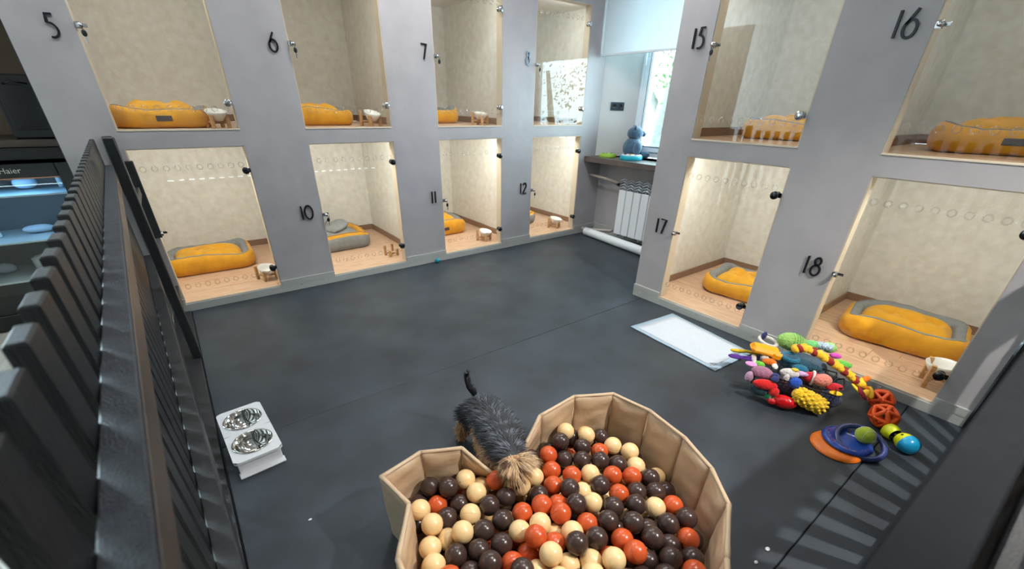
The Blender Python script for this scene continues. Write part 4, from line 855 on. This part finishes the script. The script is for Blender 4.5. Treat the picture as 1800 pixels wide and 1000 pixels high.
for i in range(nR):
    j=(i+1)%nR; a,b_=rim[i],rim[j]; A,B=base[i],base[j]; nu,nv=14,14; ph=r5.uniform(0,6)
    pn_=((b_-a).cross(Vector((0,0,1)))).normalized()
    if pn_.dot(cpit-a)<0: pn_=-pn_
    vs=[];fs=[];mi=[]
    for side in (0,1):
        for u_ in range(nu+1):
            for v_ in range(nv+1):
                u=.025+.95*u_/nu; v=v_/nv; T=a.lerp(b_,u); Bm=A.lerp(B,u); p=Bm.lerp(T,v)
                th=.011*(1-abs(2*u-1)**6)*(1-abs(2*v-1)**10)+.002
                wr_=.0035*math.sin(v*26+ph+4*u)*math.sin(PI*u)+.0025*math.sin(v*9-u*7+ph*2)+.003*nzp(p.x,p.y,p.z)
                p=p+pn_*((.006+th+wr_) if side==0 else (-.004-th*.35+.5*wr_)); vs.append(p-po)
    off=(nu+1)*(nv+1)
    for side in (0,1):
        for u_ in range(nu):
            for v_ in range(nv): q=side*off+u_*(nv+1)+v_; fs.append((q,q+nv+1,q+nv+2,q+1)); mi.append(1-side)
    bd=[u_*(nv+1) for u_ in range(nu+1)]+[nu*(nv+1)+v_ for v_ in range(1,nv+1)]+[u_*(nv+1)+nv for u_ in range(nu-1,-1,-1)]+[v_ for v_ in range(nv-1,0,-1)]
    for k in range(len(bd)): q,q2=bd[k],bd[(k+1)%len(bd)]; fs.append((q,q2,q2+off,q+off)); mi.append(0)
    m=MB(); m.add(vs,fs,mi,True); o=m.build('wall_panel',[M['tan'],M['tanin']],pool); recalc(o)
    m=MB(); pts=[a.lerp(b_,t/6)+Vector((0,0,.003))+pn_*.004-po for t in range(7)]; m.tube(pts,[.009,.0085,.008,.008,.008,.0085,.009],8,flat=.8); m.build('rim_piping',M['tan'],pool)
    m=MB(); m.tube([a+pn_*.004-po,A+pn_*.004-po],.006,6); m.build('seam_piping',M['tan'],pool)
# balls: seen ones from the photograph (x, y in a 1800 px wide crop of the pit), the rest fill below
BL_='1013,207,C 928,240,C 1050,240,C 925,272,B 845,272,B 1042,288,B 1125,248,B 858,213,B 930,192,B 1183,288,C 1255,310,C 1118,315,O 862,335,O 955,340,B 1030,355,B 1110,355,B 1203,375,B 1293,388,C 885,408,O 985,432,O 1078,428,C 1182,430,O 1280,436,O 1365,448,B 892,484,O 800,345,B 798,440,C 745,487,C 1118,492,B 985,515,B 1000,562,B 1045,500,C 1085,565,C 1213,520,O 1295,510,B 1382,515,B 1285,562,B 1180,580,B 1387,587,C 1472,578,O 1527,632,B 1165,650,B 1293,672,B 1435,672,B 825,525,B 850,588,O 750,612,O 655,535,B 918,570,O 925,625,O 1045,665,O 978,700,C 1360,685,B 740,705,C 835,670,C 630,650,B 555,700,B 820,740,O 895,705,C 885,755,O 995,770,B 1110,757,B 1228,748,O 1385,752,B 1470,772,B 1528,742,O 755,810,O 650,775,B 880,815,C 537,797,B 600,868,B 425,827,B 315,858,C 265,780,C 362,735,C 450,710,C 268,682,C 363,640,B 228,612,C 493,618,C 445,565,B 575,565,B 512,523,C 453,456,C 340,538,O 447,378,O 383,510,B 525,475,C 590,465,O 530,420,B 300,455,B 250,545,B 360,430,B 1300,820,O 1363,830,B 1463,845,B 1567,838,B 1200,860,C 1170,815,O 1080,845,C 970,850,C 815,890,C 480,900,B 735,890,B 1560,895,O 1320,910,B 690,850,O 1085,905,C 1440,920,B 1250,920,B 925,930,C 640,950,O 560,950,B 400,920,O'
R0=.0375
pts=[];cols=[]
for s_ in BL_.split():
    x_,y_,c_=s_.split(','); px=650+float(x_)*.36111; py=680+float(y_)*.36111
    g=at(px,py,z=.15); rr_=math.hypot(g.x-.08,g.y+3.3); z=.165+.03*(1-rr_/.5)
    pts.append(at(px,py,z=z)); cols.append(c_)
r6=random.Random(12)
nvis=len(pts)
def inside(p,mar):
    # signed distance to rim polygon (on the floor plan)
    ins=False; dmin=9
    for i in range(nR):
        a,b_=base[i],base[(i+1)%nR]; 
        if (a.y>p.y)!=(b_.y>p.y) and p.x<(b_.x-a.x)*(p.y-a.y)/(b_.y-a.y)+a.x: ins=not ins
        ab=Vector((b_.x-a.x,b_.y-a.y)); ap=Vector((p.x-a.x,p.y-a.y)); t=max(0,min(1,ap.dot(ab)/ab.length_squared)); dmin=min(dmin,(ap-ab*t).length)
    return ins and dmin>mar
gy=-3.8; row=0
while gy<-2.75:
    gx=-.55+(.038 if row%2 else 0)
    while gx<.8:
        p=Vector((gx+r6.uniform(-.006,.006),gy+r6.uniform(-.006,.006),.0))
        if inside(p,.05):
            if p.y<-3.55 and abs(p.x-.08)<.6:      # beyond the bottom of the frame: full height too
                pts.append(Vector((p.x,p.y,.15))); cols.append(r6.choice('CBOBC'))
            pts.append(Vector((p.x,p.y,.085))); cols.append(r6.choice('BBCOBBC'))
        gx+=.077
    gy+=.067; row+=1
# drop fillers that sit in front of seen balls, relax overlaps
Pn=np.array([tuple(p) for p in pts]); home=Pn.copy(); nb_=len(Pn); vis=np.arange(nb_)<nvis
dirs=Pn-CAM; dirs/=np.linalg.norm(dirs,axis=1)[:,None]
for it in range(140):
    D_=Pn[:,None,:]-Pn[None,:,:]; L_=np.linalg.norm(D_,axis=2)+np.eye(nb_); ov=np.maximum(0,2*R0*1.0-L_)*(1-np.eye(nb_))
    mv=(D_/L_[:,:,None])*ov[:,:,None]*.5
    push=mv.sum(1)
    al=(push*dirs).sum(1)[:,None]*dirs
    # seen balls may move mostly along their own line of sight
    Pn=Pn+np.where(vis[:,None],al*.75+(push-al)*.28,push*.5)
    Pn[:nvis]+=(home[:nvis]-Pn[:nvis])*.03*(1 if it<110 else 0)
    Pn[:,2]=np.clip(Pn[:,2],R0+.008,.27)
    for k in range(nb_):
        for i in range(nR):
            if i in (iA,iA+1,iA+2): 
                continue
            a,b_=base[i],base[(i+1)%nR]; abx,aby=b_.x-a.x,b_.y-a.y; l=math.hypot(abx,aby); nx,ny=-aby/l,abx/l
            if nx*(cpit.x-a.x)+ny*(cpit.y-a.y)<0: nx,ny=-nx,-ny
            t=((Pn[k,0]-a.x)*abx+(Pn[k,1]-a.y)*aby)/l/l
            if -.1<t<1.1:
                d=(Pn[k,0]-a.x)*nx+(Pn[k,1]-a.y)*ny
                if abs(d)<.2 and d<R0+.024: Pn[k,0]+=nx*(R0+.024-d)*.6; Pn[k,1]+=ny*(R0+.024-d)*.6
bmesh_={c:MB() for c in 'CBO'}
for c,mt in (('C',M['bc']),('B',M['bb']),('O',M['bo'])): 
    m=MB(); m.ball((0,0,0),R0,28,18); m.torus((0,0,0),R0*.9995,.0007,'z',28,4); bmesh_[c]=m.mesh('pit_ball',mt)
cn={'C':'cream','B':'dark brown','O':'orange'}
# clearance from the dog's head and chest
DOGC=[at(905,826,z=.235),at(888,795,z=.23)]
keep=0
for k in range(nb_):
    p=Vector(Pn[k]); 
    if k>=nvis and any((p-c_).length<.10 for c_ in DOGC): continue
    o=link('pit_ball',bmesh_[cols[k]]); o.location=p; o.rotation_euler=(r6.uniform(0,6),r6.uniform(0,6),0)
    top=k<nvis
    hd_=DOGC[0]; L1='in the left lobe of the pit' if p.x<-.12 and p.y>-3.2 else 'by the left rim at the front' if p.x<-.25 else 'around the dog\'s muzzle' if (p-hd_).length<.16 else 'at the back right of the dog' if p.y>-3.05 else 'along the right wall of the pit' if p.x>.42-.0 and p.y>-3.6 else 'in the middle of the pit' if p.y>-3.35 else 'at the front of the pit'
    if not top: L1='half buried '+L1
    tag(o,f'{cn[cols[k]]} plastic ball {L1}','ball',f'{cn[cols[k]]} balls {L1}')

# ------------------------------------------------------------------ the dog
dog=thing('dog','small black and tan long haired terrier leaning head first into the ball pit','dog',(.12,-2.6,0)); dg=Vector(dog.location)
def sk(p,r): return (p,r)
hip=at(838,708,z=.205); mid_=at(860,742,z=.215); sho=at(884,782,z=.225); nek=at(895,803,z=.25); hed=at(905,826,z=.25); nose=at(908,850,z=.215)
fwd=(sho-hip); fwd.z=0; fwd.normalize(); lft=Vector((-fwd.y,fwd.x,0)); 
V=[hip,mid_,sho,nek,hed,nose]; Rr=[.074,.088,.084,.052,.054,.022]; Ed=[(0,1),(1,2),(2,3),(3,4),(4,5)]
def limb(frm,pts,rs):
    k=frm
    for p,r in zip(pts,rs): V.append(p); Rr.append(r); Ed.append((k,len(V)-1)); k=len(V)-1
for s_ in (-1,1):     # hind legs: hip, knee forward, hock back, paw
    h=hip+lft*s_*.045; 
    foot=at(812,768,z=.012) if s_<0 else at(812,768,z=.012)+lft*.095+fwd*.02
    limb(0,[h+Vector((0,0,-.035)),foot+fwd*.035+Vector((0,0,.085)),foot-fwd*.02+Vector((0,0,.05)),foot,foot+fwd*.025-Vector((0,0,.003))],[.042,.032,.021,.018,.016])
for s_ in (-1,1):     # front legs reach over the pressed-down wall into the balls
    h=sho+lft*s_*.055-fwd*(.02 if s_<0 else 0)
    limb(2,[h+Vector((0,0,-.045)),h+fwd*.01+Vector((0,0,-.10)),h+fwd*.03+Vector((0,0,-.135))],[.042,.026,.018])
me=bpy.data.meshes.new('dog_body'); me.from_pydata([tuple(v-dg) for v in V],Ed,[]); body=bpy.data.objects.new('body',me); COL.objects.link(body)
sm=body.modifiers.new('skin','SKIN'); sm.use_smooth_shade=True
for i,r_ in enumerate(Rr): me.skin_vertices[0].data[i].radius=(r_,r_)
me.skin_vertices[0].data[0].use_root=True
ss=body.modifiers.new('sub','SUBSURF'); ss.levels=2; ss.render_levels=2
bpy.context.view_layer.update(); ev=body.evaluated_get(bpy.context.evaluated_depsgraph_get()); bme=bpy.data.meshes.new_from_object(ev); bpy.data.objects.remove(body)
F1=mat('dog_fur_black',(34,36,42),.5); F2=mat('dog_fur_grey',(100,106,118),.45); F3=mat('dog_fur_tan',(184,136,92),.5); F4=mat('dog_fur_gold',(226,196,154),.45); F5=mat('dog_fur_brown',(96,66,46),.5)
bme.materials.clear(); bme.materials.append(F1); bme.materials.append(F3); body=link('body',bme,dog)
for p in bme.polygons:
    c=p.center+dg; tan=(c.z<.13) or (c-nose).length<.05 or (c-hed).length<.055; p.material_index=1 if tan else 0; p.use_smooth=True
# tail
tb_=at(825,688,z=.262); tt=[hip-fwd*.03+Vector((0,0,.035)),tb_+Vector((.0,.004,.025)),tb_+Vector((-.006,.01,.06)),tb_+Vector((-.002,.012,.09))]
MB().tube([p-dg for p in tt],[.016,.013,.011,.004],10).build('tail',F1,dog)
# ears
for s_ in (-1,1):
    m=MB(); c=hed-fwd*.012+lft*s_*.040+Vector((0,0,.030))-dg
    m.ball(c,.022,14,10,0,(1,.9,.5),rot=Matrix.Rotation(s_*.6,3,'Y')); m.build('ear',F5,dog)
    m=MB(); m.ball(hed+fwd*.03+lft*s_*.016+Vector((0,0,.012))-dg,.006,8,6); m.build('eye',M['blackg'],dog)
MB().ball(nose+fwd*.014-Vector((0,0,.006))-dg,.008,10,8).build('nose',M['blackg'],dog)
# coat: fine tapered locks rooted on the body
r8=random.Random(21); coat=MB(); polys=list(bme.polygons); areas=[p.area for p in polys]
cum=np.cumsum(areas); tot=cum[-1]
def lock(root,nrm,flow,ln,w,mi):
    d=(nrm*.55+flow).normalized(); side=d.cross(nrm)
    if side.length<1e-3: side=lft.copy()
    side.normalize(); pts=[];g=Vector((0,0,-1))
    p=root.copy(); dd=d.copy(); 
    for k in range(5):
        pts.append(p.copy()); p=p+dd*ln/4; dd=(dd+g*.16).normalized()
    vs=[];W_=[w,w*.95,w*.8,w*.5,w*.08]
    for q,ww in zip(pts,W_): vs+=[q-side*ww,q+side*ww]
    coat.add(vs,[(2*k,2*k+1,2*k+3,2*k+2) for k in range(4)],mi,True)
for i in range(14000):
    k=int(np.searchsorted(cum,r8.random()*tot)); k=min(k,len(polys)-1); P=polys[k]; vv=[bme.vertices[v].co for v in P.vertices]; a,b_=r8.random(),r8.random()
    root=(vv[0]*(1-a)+vv[1]*a)*(1-b_)+(vv[-1]*(1-a)+vv[min(2,len(vv)-1)]*a)*b_ if len(vv)==4 else P.center.copy()
    w0=root+dg; s_=(w0-hip).dot(fwd)/((sho-hip).dot(fwd)); lat=(w0-hip).dot(lft); jit=Vector((r8.gauss(0,.25),r8.gauss(0,.25),r8.gauss(0,.2)))
    headd=(w0-hed).length
    low=w0.z<.15
    if headd<.060 or (w0-nose).length<.05:
        u=r8.random(); mi=3 if u<.5 else (2 if u<.85 else 4); outw=(w0-hed); outw.z*=.3; outw.normalize(); lock(root,P.normal*.4,outw*.45+fwd*.75+jit*.45+Vector((0,0,-.35)),r8.uniform(.03,.05),.0009,mi)
    elif low and s_<1.6:
        lock(root,P.normal,Vector((0,0,-.9))+jit,r8.uniform(.018,.034),.0012,2 if r8.random()<.75 else 4)
    elif lat<-.045 and s_>.5 and w0.z<.25:
        lock(root,P.normal,Vector((0,0,-.6))+fwd*.2+jit,r8.uniform(.02,.035),.0011,2 if r8.random()<.8 else 3)
    else:
        g_=.5+.5*math.sin(w0.x*70+w0.y*40+2)*math.sin(w0.y*60-w0.x*50)+r8.gauss(0,.25); mi=1 if g_<.04+.22*max(0,min(1,s_)) else 0
        sidev=lft*(1 if lat>0 else -1)*min(1,abs(lat)/.03)*.5
        lock(root,P.normal*.5,-fwd*.55+sidev+jit*.7+Vector((0,0,-.15)),r8.uniform(.026,.050),.0012,mi)
# top-knot: long pale locks fanning from the crown, and tail hair
for i in range(420):
    cc=hed-lft*.034-fwd*.006+Vector((r8.gauss(0,.008),r8.gauss(0,.008),.040)); lock(cc-dg,Vector((0,0,1)),-lft*.5+fwd*.35+Vector((r8.gauss(0,.3),r8.gauss(0,.3),-.3)),r8.uniform(.014,.028),.0013,4)
for i in range(1500):
    a=r8.uniform(0,2*PI); root=hed+lft*.012+Vector((0,0,.030))+Vector((math.cos(a),math.sin(a),0))*r8.uniform(0,.026)-fwd*.018-dg; o_=Vector((math.cos(a),math.sin(a),.0))
    sd_=1 if (root+dg-hed).dot(lft)>.004 else -1; lock(root,Vector((0,0,.8)),o_*.25+fwd*.75+lft*sd_*.62+Vector((r8.gauss(0,.16),r8.gauss(0,.16),-.1)),r8.uniform(.045,.085),.0010,3 if r8.random()<.62 else (2 if r8.random()<.7 else 4))
for i in range(700):
    t_=r8.random(); q=tt[min(3,int(t_*3))].lerp(tt[min(3,int(t_*3)+1)],t_*3%1)-dg; lock(q,Vector((r8.gauss(0,1),r8.gauss(0,1),0)).normalized(),Vector((0,0,.9)),r8.uniform(.018,.034),.0012,0)
coat.build('coat',[F1,F2,F3,F4,F5],dog,kind='stuff')
